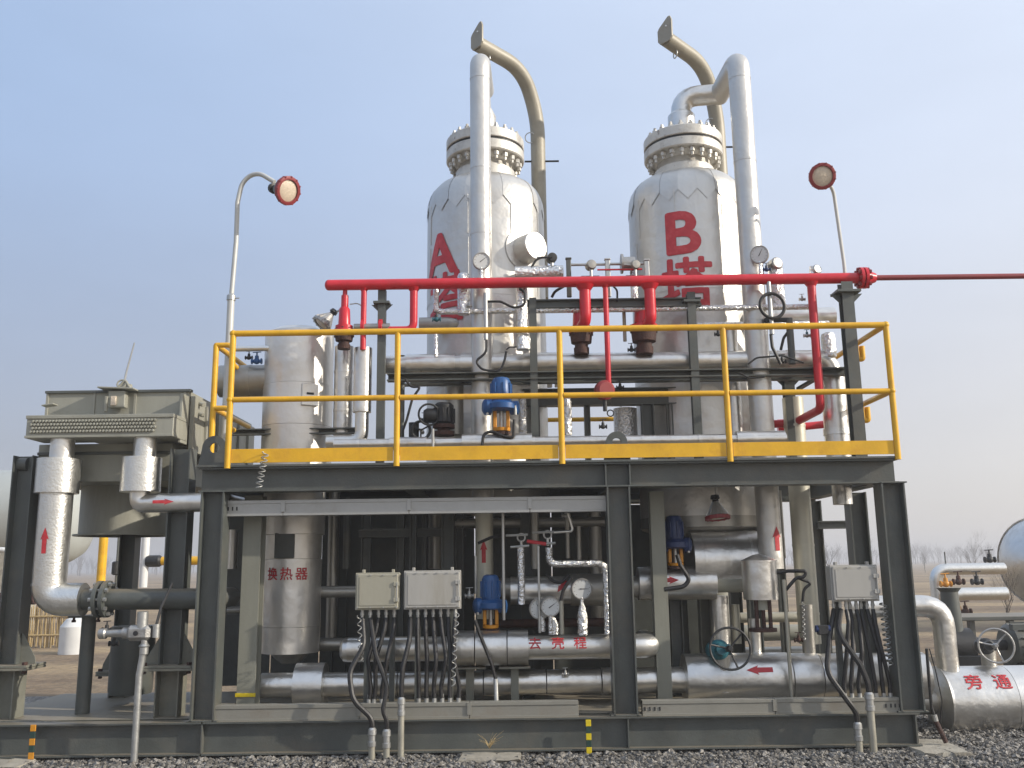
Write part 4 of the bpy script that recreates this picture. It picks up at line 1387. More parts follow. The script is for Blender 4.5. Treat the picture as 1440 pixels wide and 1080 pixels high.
# ================================================================== lamps
def lamp(label, c, axis, s, body='lampgreen', rim='red_dark', ribs=True, name='flood_lamp', parent=None, cat='lamp'):
    """explosion proof lamp: neck, cast cone, bolted red rim, glass"""
    c, ax = Vector(c), Vector(axis).normalized()
    t = parent or thing(name, label, cat, c)
    MB().lathe([(-.32 * s, .06 * s), (-.27 * s, .07 * s), (-.26 * s, .045 * s), (-.21 * s, .05 * s)], c, ax, 14).build('neck', 'dark', t)
    MB().lathe([(-.22 * s, .055 * s), (-.16 * s, .09 * s), (-.04 * s, .15 * s), (-.015 * s, .165 * s)], c, ax, 26).build('housing', body, t)
    u = ax.orthogonal().normalized()
    v = ax.cross(u)
    f0 = None
    rims = MB().lathe([(-.02 * s, .165 * s), (-.012 * s, .178 * s), (.03 * s, .178 * s), (.036 * s, .168 * s), (.036 * s, .138 * s), (.02 * s, .134 * s)], c, ax, 30, cap=False).build('rim', rim, t)
    MB().lathe([(.012 * s, .137 * s), (.022 * s, .11 * s), (.03 * s, .06 * s), (.032 * s, .002)], c, ax, 26).build('lens', 'lens', t)
    base = None
    for k in range(12):
        a = 2 * math.pi * k / 12
        d = u * math.cos(a) + v * math.sin(a)
        MB().cyl(c + d * .172 * s + ax * -.018 * s, c + d * .172 * s + ax * .042 * s, .011 * s, n=6).build('bolt', rim, rims)
    if ribs:
        for k in range(10):
            a = 2 * math.pi * k / 10 + .1
            d = u * math.cos(a) + v * math.sin(a)
            MB().beam(c + d * .085 * s + ax * -.15 * s, c + d * .162 * s + ax * -.03 * s, .02 * s, .008 * s, .004 * s, .008 * s, up=d).build('rib', body, t)
    return t
YL = .9
q0, q1 = VP(326, 400, YL, 420, 655)
t = thing('lamp_post', 'tall pale lamp post with gooseneck and red rimmed lamp at left', 'lamp', (q0.x, YL, q1.z))
zt_ = q0.z
MB().tube([q1, q0], .036, 14).build('pole', 'pole', t)
MB().lathe([(-.02, .037), (-.018, .045), (.03, .045), (.05, .026)], q0, n=14).build('joint_collar', 'galv', t)
MB().cyl(q0 + Vector((0, 0, 0)), q0 + Vector((.09, -.02, 0)), .006, n=6).build('set_screw', 'galv', t)
pth = [q0, P(332, 340, YL), P(334, 285, YL - .02), P(340, 258, YL - .03), P(352, 246, YL - .05), P(366, 244, YL - .08), P(386, 256, YL - .12)]
MB().tube(pth, .024, 12, .25).build('gooseneck', 'pole', t)
lc = P(404, 268, YL - .22)
lamp('', lc, (.74, -.54, -.34), .82, parent=t)
# right lamp
q0, q1 = VP(1186, 360, .55, 350, 398)
t = thing('lamp_post', 'thin lamp post leaning left with a dull red round lamp at right', 'lamp', q1)
MB().tube([q1, P(1187, 372, .55), P(1172, 268, .5), P(1163, 255, .42)], .017, 10, .2).build('pole', 'pole', t)
lamp('', P(1156, 248, .26), (-.05, -.93, -.3), .72, rim='red_dark', parent=t)
# third: bright lamp pointing down-left behind the red safety valve
c = P(453, 455, .8)
t = lamp('small bright grey lamp tilted down left beside the tall safety valve', c, (-.6, -.25, -.75), .6, 'lampgrey', 'lampgrey', name='flood_lamp')
MB().tube([c + Vector((.1, .05, .13)), P(477, 437, .8), P(486, 425, .8)], .012, 8).build('arm', 'galv', t)
# pendant lamp under the deck
c = P(1009, 727, .55)
t = thing('pendant_lamp', 'grey pendant lamp with red rim hanging below the deck', 'lamp', c)
lamp('', c, (0.05, -.12, -1), .64, 'alloy', 'red_dark', parent=t)
MB().tube([c + Vector((0, 0, .17)), (c.x, c.y, ZD0 + .02)], .012, 8).build('hanger', 'galv', t)

# ================================================================== cable trays
def tray(label, px0, px1, py, h_px, Y, m, seams, group='covered cable trays', slots=()):
    q0, q1 = HP(px0, px1, py, Y)
    h = rp((px0 + px1) / 2, py, Y, h_px)
    d = .09
    t = thing('cable_tray', label, 'cable tray', (q0.x, Y, q0.z - h), group)
    xs = [q0.x] + [xat(s, q0.z, Y) for s in seams] + [q1.x]
    for a, b in zip(xs[:-1], xs[1:]):
        MB().b2((a + .003, Y + .003, q0.z - h), (b - .003, Y + d, q0.z + h), .002).build('channel', m, t)
        MB().b2((a + .003, Y - .004, q0.z + h * .62), (b - .003, Y + d + .004, q0.z + h + .006), .002).build('cover', m, t)
        MB().b2((a + .003, Y - .001, q0.z - h * .98), (b - .003, Y + .0025, q0.z - h * .66), .0008).build('lower_lip', m, t)
    for s in seams:
        x = xat(s, q0.z, Y)
        MB().b2((x - .018, Y - .009, q0.z - h * .5), (x + .018, Y - .0045, q0.z + h * 1.05), .001).build('joint_strap', m, t)
    for s in slots:
        x = xat(s, q0.z, Y)
        MB().b2((x - .006, Y - .002, q0.z - h * .25), (x + .006, Y + .002, q0.z + h * .25), .0005).build('slot', 'dark', t)
    return t, q0, q1, h
tray('long level cable tray hanging under the deck beam', 314, 855, 712, 10.5, .12, 'tray', (398, 575, 745), slots=(316, 321, 327, 333))
T1 = tray('dusty cable tray lying along the left half of the base beam', 301, 814, 1001, 10.5, .035, 'tray_dust', (505, 660))
T2 = tray('dusty cable tray along the right half of the base beam', 903, 1269, 994.5, 10, .035, 'tray_dust', (1090,), slots=(907, 914, 921, 928, 1246, 1253, 1259, 1265))

# ================================================================== junction boxes with glands and cables
gl = MB().lathe([(-.085, .013), (-.055, .013), (-.054, .018), (-.03, .018), (-.029, .014), (0, .014)], (0, 0, 0), (0, 0, 1), 8)
def jbox(label, px0, px1, py0, py1, Y, m, nb, hinge=1):
    a, b = P(px0, py0, Y), P(px1, py1, Y)
    x0, x1, z0, z1 = a.x, b.x, min(a.z, b.z), max(a.z, b.z)
    t = thing('junction_box', label, 'electrical box', ((x0 + x1) / 2, Y, z0), 'flameproof junction boxes')
    D = .17
    MB().b2((x0, Y + .035, z0), (x1, Y + D, z1), .006).build('body', m, t)
    MB().b2((x0 - .008, Y + .02, z0 - .008), (x1 + .008, Y + .034, z1 + .008), .003).build('flange', m, t)
    lid = MB().b2((x0 + .004, Y, z0 + .004), (x1 - .004, Y + .019, z1 - .004), .006).build('lid', m, t)
    MB().b2((x0 + .028, Y - .004, z0 + .028), (x1 - .028, Y - .0005, z1 - .028), .003).build('lid_panel', m, lid)
    b0 = None
    n = max(3, int((x1 - x0) / .08))
    for i in range(n):
        for z in (z0 + .014, z1 - .014):
            pos = Vector((x0 + .016 + (x1 - x0 - .032) * i / (n - 1), Y - .003, z))
            if b0 is None:
                b0 = MB().lathe([(0, .007), (.008, .007)], pos, (0, -1, 0), 6).build('bolt', 'galv', lid, origin=pos)
            else:
                dup_part(b0, lid, pos)
    xh = x1 - .012 if hinge > 0 else x0 + .012
    for f in (.25, .7):
        z = z0 + (z1 - z0) * f
        MB().b2((xh - .03, Y - .016, z - .018), (xh + .02, Y - .003, z + .018), .003).build('hinge', m, lid)
    MB().cyl((xh, Y - .014, z0 + (z1 - z0) * .22), (xh, Y - .014, z0 + (z1 - z0) * .74), .005, n=8).build('hinge_pin', 'galv', lid)
    for f in (.15, .85):
        MB().b2((x0 + (x1 - x0) * f - .012, Y + .05, z1), (x0 + (x1 - x0) * f + .012, Y + .09, z1 + .035), .003).build('mounting_ear', m, t)
    for f in (.2, .8):
        x = x0 + (x1 - x0) * f
        MB().beam((x, Y + D + .03, Z1 + .013), (x, Y + D + .03, z1 - .02), .045, .045, .005, .005, up=(1, 0, 0), kind='C').build('mounting_leg', 'steel', t)
    g0, xs = None, []
    for i in range(nb):
        x = x0 + (x1 - x0) * (i + .7) / (nb + .4)
        pos = Vector((x, Y + .09 + random.uniform(-.02, .03), z0 - .001))
        if g0 is None:
            g0 = MB()
            g0.add([v + pos for v in gl.v], gl.f)
            g0 = g0.build('cable_gland', 'galv', t, origin=pos)
        else:
            dup_part(g0, t, pos)
        xs.append(pos)
    return t, xs, z0
ORD = ['first', 'second', 'third', 'fourth', 'fifth', 'last']
def drop_cables(xs, xe, ze, Y, label, group, r=.019):
    for i, p in enumerate(xs):
        e = Vector((xe[i], Y, ze))
        sway = random.uniform(-.05, .05)
        a = p + Vector((0, 0, -.08))
        mb = MB()
        pts = [a, a + Vector((sway * .3, -.03, -.1)), Vector(((a.x + e.x) / 2 + sway, (a.y + e.y) / 2 - random.uniform(.02, .06), (a.z + e.z) / 2)), e + Vector((-sway * .3, 0, .1)), e]
        mb.tube(pts, r, 8, .18, steps=5)
        t = thing('cable', ORD[i] + ' ' + label, 'cable', e, group)
        mb.build('sheath', 'rubber', t)
        MB().lathe([(-.012, .02), (.02, .02), (.021, .016), (.055, .015)], e, (0, 0, 1), 8).build('end_gland', 'galv', t)
YJ = .05
j1 = jbox('small cream junction box left of the larger grey one', 501, 560, 807, 856, YJ, 'box', 5)
j2 = jbox('larger grey junction box right of the small cream one', 569, 647, 804, 855, YJ, 'box_grey', 7)
j3 = jbox('pale junction box beside the right hand front column', 1169, 1237, 796, 844, YJ, 'box_grey', 8)
zt1 = T1[1].z + T1[3] + .018
zt2 = T2[1].z + T2[3] + .018
YC = .08
L1, L2, L3 = 'black cable from the left between the small cream box and the lower tray', 'black cable from the left between the larger grey box and the lower tray', 'black cable from the left between the right junction box and the right tray'
drop_cables(j1[1][2:], [xat(q, zt1, YC) for q in (519, 526, 537)], zt1, YC, L1, 'cables under the small junction box')
drop_cables(j2[1][1:], [xat(q, zt1, YC) for q in (589, 600, 611, 622, 633, 645)], zt1, YC, L2, 'cables under the larger junction box')
drop_cables(j3[1][2:], [xat(q, zt2, YC) for q in (1188, 1198, 1209, 1232, 1243, 1252)], zt2, YC, L3, 'cables under the right junction box')

def conduit(label, px, pt, pb, Y, r=.028):
    q0, q1 = VP(px, (pt + pb) / 2, Y, pt, pb)
    q1.z = min(q1.z, -.01)
    t = thing('conduit', label, 'conduit', q1, 'upright cable conduits in front of the skid')
    MB().cyl(q1, q0, r, n=14).build('tube', 'conduit', t)
    MB().lathe([(-.1, r), (-.095, r * 1.25), (-.06, r * 1.25), (-.055, r * 1.05), (-.01, r * 1.05), (-.005, r * 1.3), (.035, r * 1.25), (.05, r * .8)], q0, n=12).build('coupling', 'galv', t)
    return q0
YO = -.09
k1 = conduit('first short conduit from the left with a cable from the cream box', 523, 1032, 1072, YO)
k2 = conduit('second short conduit from the left between two conduits', 543.5, 1034, 1072, YO)
k3 = conduit('tall conduit just right of the two short ones', 564, 989, 1072, YO, .026)
k4 = conduit('short conduit in front of the right half of the base beam', 1208, 1024, 1066, YO)
k5 = conduit('tall conduit next to the short one at right', 1226, 982, 1066, YO, .031)
def feed(label, frm, mid, to, r):
    cable(label, [frm] + mid + [to + Vector((0, 0, .12)), to], r, bend=.2)
feed('thick black cable swinging left from the cream box to the first conduit', j1[1][0] + Vector((0, 0, -.08)), [P(512, 908, .02), P(491, 945, -.06), P(496, 985, -.11)], k1, .022)
feed('thick black cable from the cream box to the second conduit', j1[1][1] + Vector((0, 0, -.08)), [P(528, 920, .0), P(545, 965, -.06), P(538, 1000, -.1)], k2, .02)
feed('thick black cable from the grey box slanting left to the tall conduit', j2[1][0] + Vector((0, 0, -.08)), [P(576, 900, -.02), P(566, 940, -.08)], k3, .021)
feed('thick black cable swinging wide from the right box to the short conduit', j3[1][0] + Vector((0, 0, -.08)), [P(1166, 900, .0), P(1162, 945, -.07), P(1195, 990, -.11)], k4, .023)
feed('thick black cable slanting right from the right box to the tall conduit', j3[1][1] + Vector((0, 0, -.08)), [P(1178, 890, -.02), P(1210, 935, -.08)], k5, .023)
def curl(label, pts, R, n, r=.005, m='tray'):
    a, b = pts
    d = (b - a)
    u = d.normalized().orthogonal()
    v = d.normalized().cross(u)
    N = n * 9
    return tag(MB().tube([a + d * (i / N) + (u * math.cos(2 * math.pi * i / 9) + v * math.sin(2 * math.pi * i / 9)) * R * (1 + .2 * math.sin(i * .7)) for i in range(N + 1)], r, 5, 0.001, steps=1).build('spiral_cord', m), label, 'cord')
curl('pale spiral cord hanging over the left end of the deck beam', (P(374, 636, -.05), P(364, 686, -.03)), .02, 7)
curl('pale spiral cord hanging from the larger grey box', (P(643, 858, .03), P(637, 965, .02)), .014, 9, .004)
curl('pale curly cord dangling below the small cream box', (P(505, 866, .03), P(508, 930, 0)), .012, 6, .004)
curl('shiny braided hose hanging right of the pale junction box', (P(1243, 848, .12), P(1252, 935, .1)), .022, 12, .007, 'galv')
cable('black hose from the blue drive down across the lower pipes', PL(.3, (668, 872), (676, 895), (692, 935), (697, 955)), .016)
tag(MB().cyl(P(697, 955, .3), P(698, 995, .25), .02, n=10).build('thin_tube', 'galv'), 'bright steel tube end under the hose of the blue drive', 'pipe')
cable('black hose curving from the navy drive over the red arrow pipe', PL(.38, (952, 780), (957, 795), (970, 815), (962, 825), (934, 829)), .02)
cable('black hose bundle arching from the silver drum to the thin post', PL(.45, (1092, 806), (1108, 803), (1134, 803), (1131, 812), (1120, 812), (1103, 832)), .016)
cable('black hose drooping from the dark post behind the drum', PL(.5, (1120, 812), (1142, 820), (1130, 828), (1129, 846)), .014)
curl('crumpled bright sheath where the drooping hose ends', (P(1129, 846, .5), P(1131, 900, .5)), .008, 8, .005)

# ================================================================== lower storey pipes
YA = .5
q0, q1 = HP(481, 916, 911, YA)
zl_ = q0.z
t = thing('shell_side_pipe', 'level clad pipe with three red Chinese characters in the middle of the lower storey', 'pipe', q0)
XX = lambda px, z=zl_, Y=YA: xat(px, z, Y)
r1 = rp(700, 911, YA, 17)
MB().tube([(XX(490), YA, zl_), (XX(636), YA, zl_)], r1, 24).build('cladding', 'clad', t)
MB().lathe([(0, r1), (.04, r1 * .93), (.07, r1 * .6), (.08, .01)], (XX(490) - .0, YA, zl_), (-1, 0, 0), 24).build('end_cap', 'clad', t)
r2 = rp(690, 909, YA, 24)
for a, b in ((630, 668), (669, 713), (714, 743)):
    MB().lathe([(0, r2), (XX(b) - XX(a) - .003, r2 - .001)], (XX(a), YA, zl_), (1, 0, 0), 28).build('valve_jacket', 'clad', t)
MB().tube([(XX(742), YA, zl_), (XX(916), YA, zl_), (XX(916), YA + .5, zl_)], r1, 24, .12).build('cladding', 'clad', t)
for i, ch in enumerate('去壳程'):
    bm = glyph(ch, .118, .012)
    wrap(bm, on_horiz(XX((752, 784, 815)[i]), YA, zl_, r1 + .003, .02), .015, 'lettering', 'letter', t, 'red painted Chinese character ' + ch, axis=1, rough_edge=.001)
q = P(784, 906, YA)
for px in (661, 724):
    x = P(px, 960, YA).x
    MB().beam((x, YA, Z1 + .013), (x, YA, zl_ - r2 - .02), .08, .07, .008, .008, up=(0, 1, 0), kind='C').build('support_leg', 'steel_dust', t)
    MB().b2((x - .14, YA - .1, zl_ - r2 - .02), (x + .14, YA + .1, zl_ - r2 - .008), .002).build('support_plate', 'steel_dust', t)
YW = .62
q0, q1 = HP(372, 965, 960, YW)
zw = q0.z
t = thing('insulated_pipe', 'lowest level clad pipe running behind the hanging cables', 'pipe', q0)
XW = lambda px: xat(px, zw, YW)
rw = rp(600, 960, YW, 17)
for a, b, k in ((368, 418, 1.0), (417, 458, 1.75), (457, 560, .98), (561, 680, .97), (681, 768, 1.0), (769, 845, .97), (846, 962, 1.05)):
    MB().lathe([(0, rw * k), (XW(b) - XW(a) - .004, rw * k)], (XW(a), YW, zw), (1, 0, 0), 26).build('cladding' if k < 1.5 else 'flange_jacket', 'clad' if k < 1.5 else 'clad', t)
YX = .58
q0, q1 = HP(962, 1190, 953, YX)
zx = q0.z
t = thing('large_insulated_pipe', 'large level clad pipe with a red arrow pointing left under the hand wheel', 'pipe', q0)
XX2 = lambda px: xat(px, zx, YX)
rx = rp(1060, 953, YX, 34)
for a, b, k in ((962, 1108, 1.0), (1109, 1150, .96), (1151, 1300, .93)):
    MB().lathe([(0, rx * k - .004), (.006, rx * k), (XX2(b) - XX2(a) - .004, rx * k)], (XX2(a), YX, zx), (1, 0, 0), 34).build('cladding', 'clad', t)
bm = rot_bm(arrow_bm(.235, .085), math.pi)
wrap(bm, on_horiz(XX2(1061), YX, zx, rx + .004, .42), .015, 'flow_arrow', 'letter', t, 'red arrow pointing left', axis=1)
# valve with big hand wheel
def handwheel(label, px, py, r, Y, m, hub, tilt=(.0, -1, .12), spokes=3, body=True):
    c = P(px, py, Y)
    R = rp(px, py, Y, r)
    t = thing('hand_wheel_valve', label, 'valve', c, 'valves with large hand wheels')
    f = Vector(tilt).normalized()
    MB().torus(c, f, R, R * .06, 40, 8).build('rim', m, t)
    u = f.orthogonal().normalized()
    v = f.cross(u)
    for k in range(spokes):
        a = 2 * math.pi * k / spokes + 1.1
        d = u * math.cos(a) + v * math.sin(a)
        MB().tube([c - f * .03 + d * R * .1, c - f * .03 + d * R * .5, c + d * R], R * .05, 8, .05).build('spoke', m, t)
    MB().lathe([(-.06, R * .16), (.0, R * .16), (.03, R * .1)], c - f * .02, f, 12).build('hub', m, t)
    if body:
        MB().cyl(c - f * .3, c - f * .04, R * .12).build('stem', 'galv', t)
        MB().lathe([(-.42, R * .5), (-.22, R * .5), (-.18, R * .3), (-.1, R * .28)], c - f * .02 + Vector((-R * .25, 0, 0)), f, 20).build('gearbox', hub, t)
        MB().lathe([(0, R * .28), (.2, R * .28)], c - f * .28 + Vector((-R * .8, 0, 0)), (1, 0, 0), 18).build('gearbox_cover', hub, t)
        MB().lathe([(-.36, R * .45), (0, R * .45)], c - f * .36, (0, 0, 1), 18).build('bonnet', 'clad_dull', t)
    return t
handwheel('black three spoke hand wheel with teal gearbox above the left pointing arrow', 1027, 912, 28.5, .1, 'dark', 'teal')

# middle height pipes
q0, q1 = HP(897, 1005, 820, .85)
t = thing('insulated_pipe', 'level clad pipe with a red arrow pointing right below the navy drive', 'pipe', q0)
rr_ = rp(950, 820, .85, 23)
for a, b in ((897, 928), (929, 1005)):
    MB().lathe([(0, rr_), (xat(b, q0.z, .85) - xat(a, q0.z, .85) - .003, rr_)], (xat(a, q0.z, .85), .85, q0.z), (1, 0, 0), 28).build('cladding', 'clad', t)
MB().cyl((xat(1004, q0.z, .85), .85, q0.z), (xat(1060, q0.z, .85), .85, q0.z), rr_ * .6, n=20).build('bare_pipe', 'cooler', t)
MB().cyl((xat(700, q0.z, .85), .855, q0.z - .03), (xat(898, q0.z, .85), .855, q0.z - .03), rr_ * .66, n=20).build('cladding', 'clad_dull', t)
wrap(arrow_bm(.2, .075), on_horiz(xat(940, q0.z, .7), .85, q0.z, rr_ + .004, .2), .015, 'flow_arrow', 'letter', t, 'red arrow pointing right', axis=1)
q0, q1 = HP(718, 800, 830, .72)
t = clad_pipe('insulated_drum', 'thick clad pipe jacket behind the single large gauge', [q0, (xat(806, q0.z, .72), .72, q0.z)], rp(760, 830, .72, 19), 'clad', .3)
MB().cyl((xat(802, q0.z, .72), .722, q0.z), (xat(850, q0.z, .72), .722, q0.z), rp(760, 830, .72, 22), n=24).build('valve_jacket', 'clad_dull', t)
wrap(rot_bm(arrow_bm(.14, .06), -2.2), on_horiz(xat(790, q0.z, .6), .72, q0.z, rp(760, 830, .72, 19) + .004, .3), .015, 'flow_arrow', 'letter', t, 'red arrow pointing down left', axis=1)
# cream riser with arrow in the middle
q0, q1 = VP(681, 745, .95, 688, 870)
t = clad_pipe('insulated_pipe', 'cream upright pipe with a dark red up arrow above the blue drive', [q1, q0], rp(681, 745, .95, 12.5), 'cream', .6)
wrap(rot_bm(arrow_bm(.22, .075), math.pi / 2), on_vert(q0.x, .95, rp(681, 745, .95, 12.5) + .004, -.05, zat(775, q0.x, .86)), .015, 'flow_arrow', 'letter', t, 'dark red arrow pointing up')
q0, q1 = HP(970, 1064, 789, 1.0)
clad_pipe('insulated_drum', 'level clad drum with seam bands under the tower with letter B', [q0, q1], rp(1015, 789, 1.0, 42), 'clad', .17, n=30)
# silver drum with cone top
q0, q1 = VP(1069, 825, .42, 790, 843)
t = thing('insulated_valve_drum', 'upright silver drum with a shallow cone top above the large pipe', 'drum', q1)
rd = rp(1069, 825, .42, 24)
MB().lathe([(0, rd), (q0.z - q1.z, rd * 1.0)], q1, n=32).build('jacket', 'clad', t)
MB().lathe([(0, rd * 1.06), (.012, rd * 1.06), (.06, rd * .35), (.07, .01)], q0, n=32).build('cone_top', 'clad', t)
MB().lathe([(-.09, rd * .45), (0, rd * .45)], q1, n=20).build('neck', 'cooler', t)
for s in (-1, 0, 1):
    MB().tube([q1 + Vector((s * .06, -.05, 0)), q1 + Vector((s * .06, -.05, -.26))], .018, 10).build('bolt_stud', 'rust', t)
MB().lathe([(-.28, rd * .8), (-.25, rd * .8)], q1, n=24).build('flange', 'rust', t)
# other uprights
for px, Y, r_, a, b, m, lab in ((1013, .95, 13, 838, 930, 'clad', 'bright upright pipe behind the black hand wheel'),
                                (1108, .3, 2.6, 815, 985, 'conduit', 'thin pale upright tube left of the right junction box'),
                                (1137, .75, 9, 850, 955, 'clad_dull', 'dull upright pipe standing on the right end of the large pipe'),
                                (708, .4, 2.2, 722, 872, 'galv', 'thin steel tube left of the foil wrapped line'),
                                (758, .38, 1.8, 768, 890, 'galv', 'thin steel tube passing between the two foil lines'),
                                (798, .9, 3.2, 722, 785, 'clad_dull', 'thin grey tube high behind the foil elbow'),
                                (814, .95, 3.5, 740, 790, 'clad_dull', 'second thin grey tube behind the foil elbow'),
                                (752, 1.0, 6, 700, 800, 'clad_dull', 'grey upright pipe in the dark behind the foil lines'),
                                (669, .6, 2, 782, 835, 'galv', 'thin tube above the terminal cover of the blue drive'),
                                (790, .36, 3, 845, 892, 'conduit', 'short greenish tube right of the overlapping gauges'),
                                (1000, 1.3, 12, 690, 720, 'clad_dull', 'dull pipe end above the pendant lamp')):
    q0, q1 = VP(px, (a + b) / 2, Y, a, b)
    pipe('upright_pipe', lab, 'pipe', [q1, q0], rp(px, (a + b) / 2, Y, r_), m)
q0, q1 = VP(733, 812, .42, 770, 850)
pipe('foil_pipe', 'crinkled foil upright line in the middle of the lower storey', 'pipe', [q1, q0], rp(733, 812, .42, 5.2), 'foil')
q0 = P(771, 768, .42)
pts = [P(772, 770, .42), P(772, 793, .42), P(850, 791, .42)]
zz = pts[1].z
xr = P(853, 830, .42).x
pipe('foil_pipe', 'crinkled foil line bending twice beside the middle column', 'pipe', [pts[0], (pts[0].x, .42, zz), (xr, .42, zz), (xr, .42, zat(892, xr, .42))], rp(772, 790, .42, 5.2), 'foil', bend=.09)
for px, a, b, r_, lab in ((762, 866, 888, 5, 'foil wrapped stem of the left overlapping gauge'), (778, 868, 892, 7, 'foil wrapped stem of the right overlapping gauge'), (819, 848, 893, 7, 'foil wrapped stem of the single large gauge')):
    q0, q1 = VP(px, (a + b) / 2, .43, a, b)
    tag(MB().lathe([(0, rp(px, a, .43, r_)), ((q0.z - q1.z) * .6, rp(px, a, .43, r_ * 1.1)), (q0.z - q1.z, rp(px, a, .43, r_ * .4))], q1, n=14).build('foil_pipe', 'foil'), lab, 'pipe')
for px, py, lab in ((733, 756, 'small ring valve on top of the straight foil line'), (770, 752, 'small ring valve on top of the bent foil line')):
    c = P(px, py, .42)
    t = thing('needle_valve', lab, 'valve', c, 'needle valves on the foil lines')
    MB().torus(c, (0, -1, 0), .035, .008, 20, 6).build('ring', 'lampgrey', t)
    MB().tube([c + Vector((-.14, 0, .02)), c + Vector((.06, 0, .025))], .011, 8).build('side_tube', 'galv', t)
    MB().tube([c + Vector((-.1, -.02, -.085)), c + Vector((.07, -.02, -.075))], .011, 8).build('handle', 'galv', t)
    MB().cyl(c + Vector((0, 0, -.1)), c + Vector((0, 0, -.03)), .014).build('stem', 'galv', t)
q0, q1 = P(741, 761, .4), P(768, 765, .4)
tag(MB().tube([q0, q1], .017, 10).build('red_hose', 'letter'), 'short dull red hose joining the two ring valves', 'hose')
q0, q1 = P(773, 749, .45), P(806, 747, .45)
pipe('thin_tube', 'bright thin tube leading right from the bent foil line', 'pipe', [P(773, 749, .45), P(806, 747, .45), P(799, 722, .45)], .013, 'foil2', bend=.03)
cable('dark cable from the red arrow pipe up to the ring valve', PL(.5, (672, 764), (690, 756), (708, 752)), .014)
cable('dark hose draped over the thick pipe jacket', PL(.5, (768, 808), (778, 818), (790, 820), (800, 808)), .014)
cable('dark hose hanging from the red down left arrow', PL(.4, (803, 812), (792, 830), (788, 848)), .016)
for px, py, lab in ((796, 725, 'small valve with pale handle just under the upper tray'), (660, 838, 'round dark valve body behind the blue drive')):
    valve('small_valve', lab, P(px, py, .6), .055, 'lampgrey', 'galv')
for px, py, r_, lab in ((1157, 886, 9, 'dark blue cable clamp left of the right cable bundle'),):
    c = P(px, py, .05)
    t = thing('cable_clamp', lab, 'clamp', c)
    MB().box(c, (.09, .06, .08)).build('clamp_body', 'dark', t)
    MB().cyl(c + Vector((-.06, 0, .01)), c + Vector((.06, 0, .01)), .03).build('clamp_screw', 'navy', t)

# ================================================================== striped tie rods in front of the base beam
for px, a, b, lab in ((44.5, 1019, 1078, 'yellow and black taped rod at the left end of the base beam'), (828, 1012, 1070, 'yellow and green taped rod right of the concrete pad')):
    q0, q1 = VP(px, (a + b) / 2, -.03, a, b)
    t = thing('taped_rod', lab, 'marker rod', q1, 'taped earthing rods')
    n = 6
    for i in range(n):
        z0, z1 = q1.z + (q0.z - q1.z) * i / n, q1.z + (q0.z - q1.z) * (i + 1) / n
        MB().b2((q0.x - .022, -.034, z0 + .001), (q0.x + .022, -.022, z1 - .001), .002).build('tape_band', ('tape' if 'green' in lab else 'orange') if i % 2 == (1 if n % 2 == 0 else 0) else 'tapegreen', t)

# ================================================================== smaller fittings crowding the deck and the lower storey
for px, py, Y, s_, mb_, mt_, lab in (
        (614, 449, .55, .055, 'teal', 'dark', 'small teal valve on the foil line left of the drum'),
        (350, 503, 1.0, .05, 'dark', 'dark', 'small black valve left of the small blue one'),
        (1078, 452, .5, .045, 'dark', 'dark', 'black valve below the coiled hose ring'),
        (1135, 472, .6, .045, 'lampgrey', 'teal', 'small grey valve left of the right red branch at rail height'),
        (1100, 508, .55, .05, 'dark', 'dark', 'black valve sitting on the long dark channel at right'),
        (1128, 421, .62, .04, 'lampgrey', 'galv', 'small bright valve on the foil line near the right red branch'),
        (1078, 379, .62, .05, 'navy', 'navy', 'dark blue cap valve right of the B riser gauge'),
        (795, 948, .5, .04, 'lampgrey', 'galv', 'drain valve on top of the lowest pipe below the red characters'),
        (698, 992, .3, .035, 'dark', 'galv', 'small clamp valve standing on the lower tray'),
        (660, 430, .55, .04, 'lampgrey', 'galv', 'bright small valve on the foil line beside the A riser'),
        (738, 358, .9, .045, 'dark', 'dark', 'black valve on the rim of the A tower side nozzle'),
        (848, 600, .4, .05, 'dark', 'dark', 'black chain valve below the round red valve'),
        (597, 590, .62, .05, 'dark', 'dark', 'black valve behind the upright ring wheel'),
        (1123, 900, .5, .05, 'rust', 'rust', 'rusty flange valve on the right end of the large pipe')):
    valve('small_valve', lab, P(px, py, Y), s_, mb_, mt_)
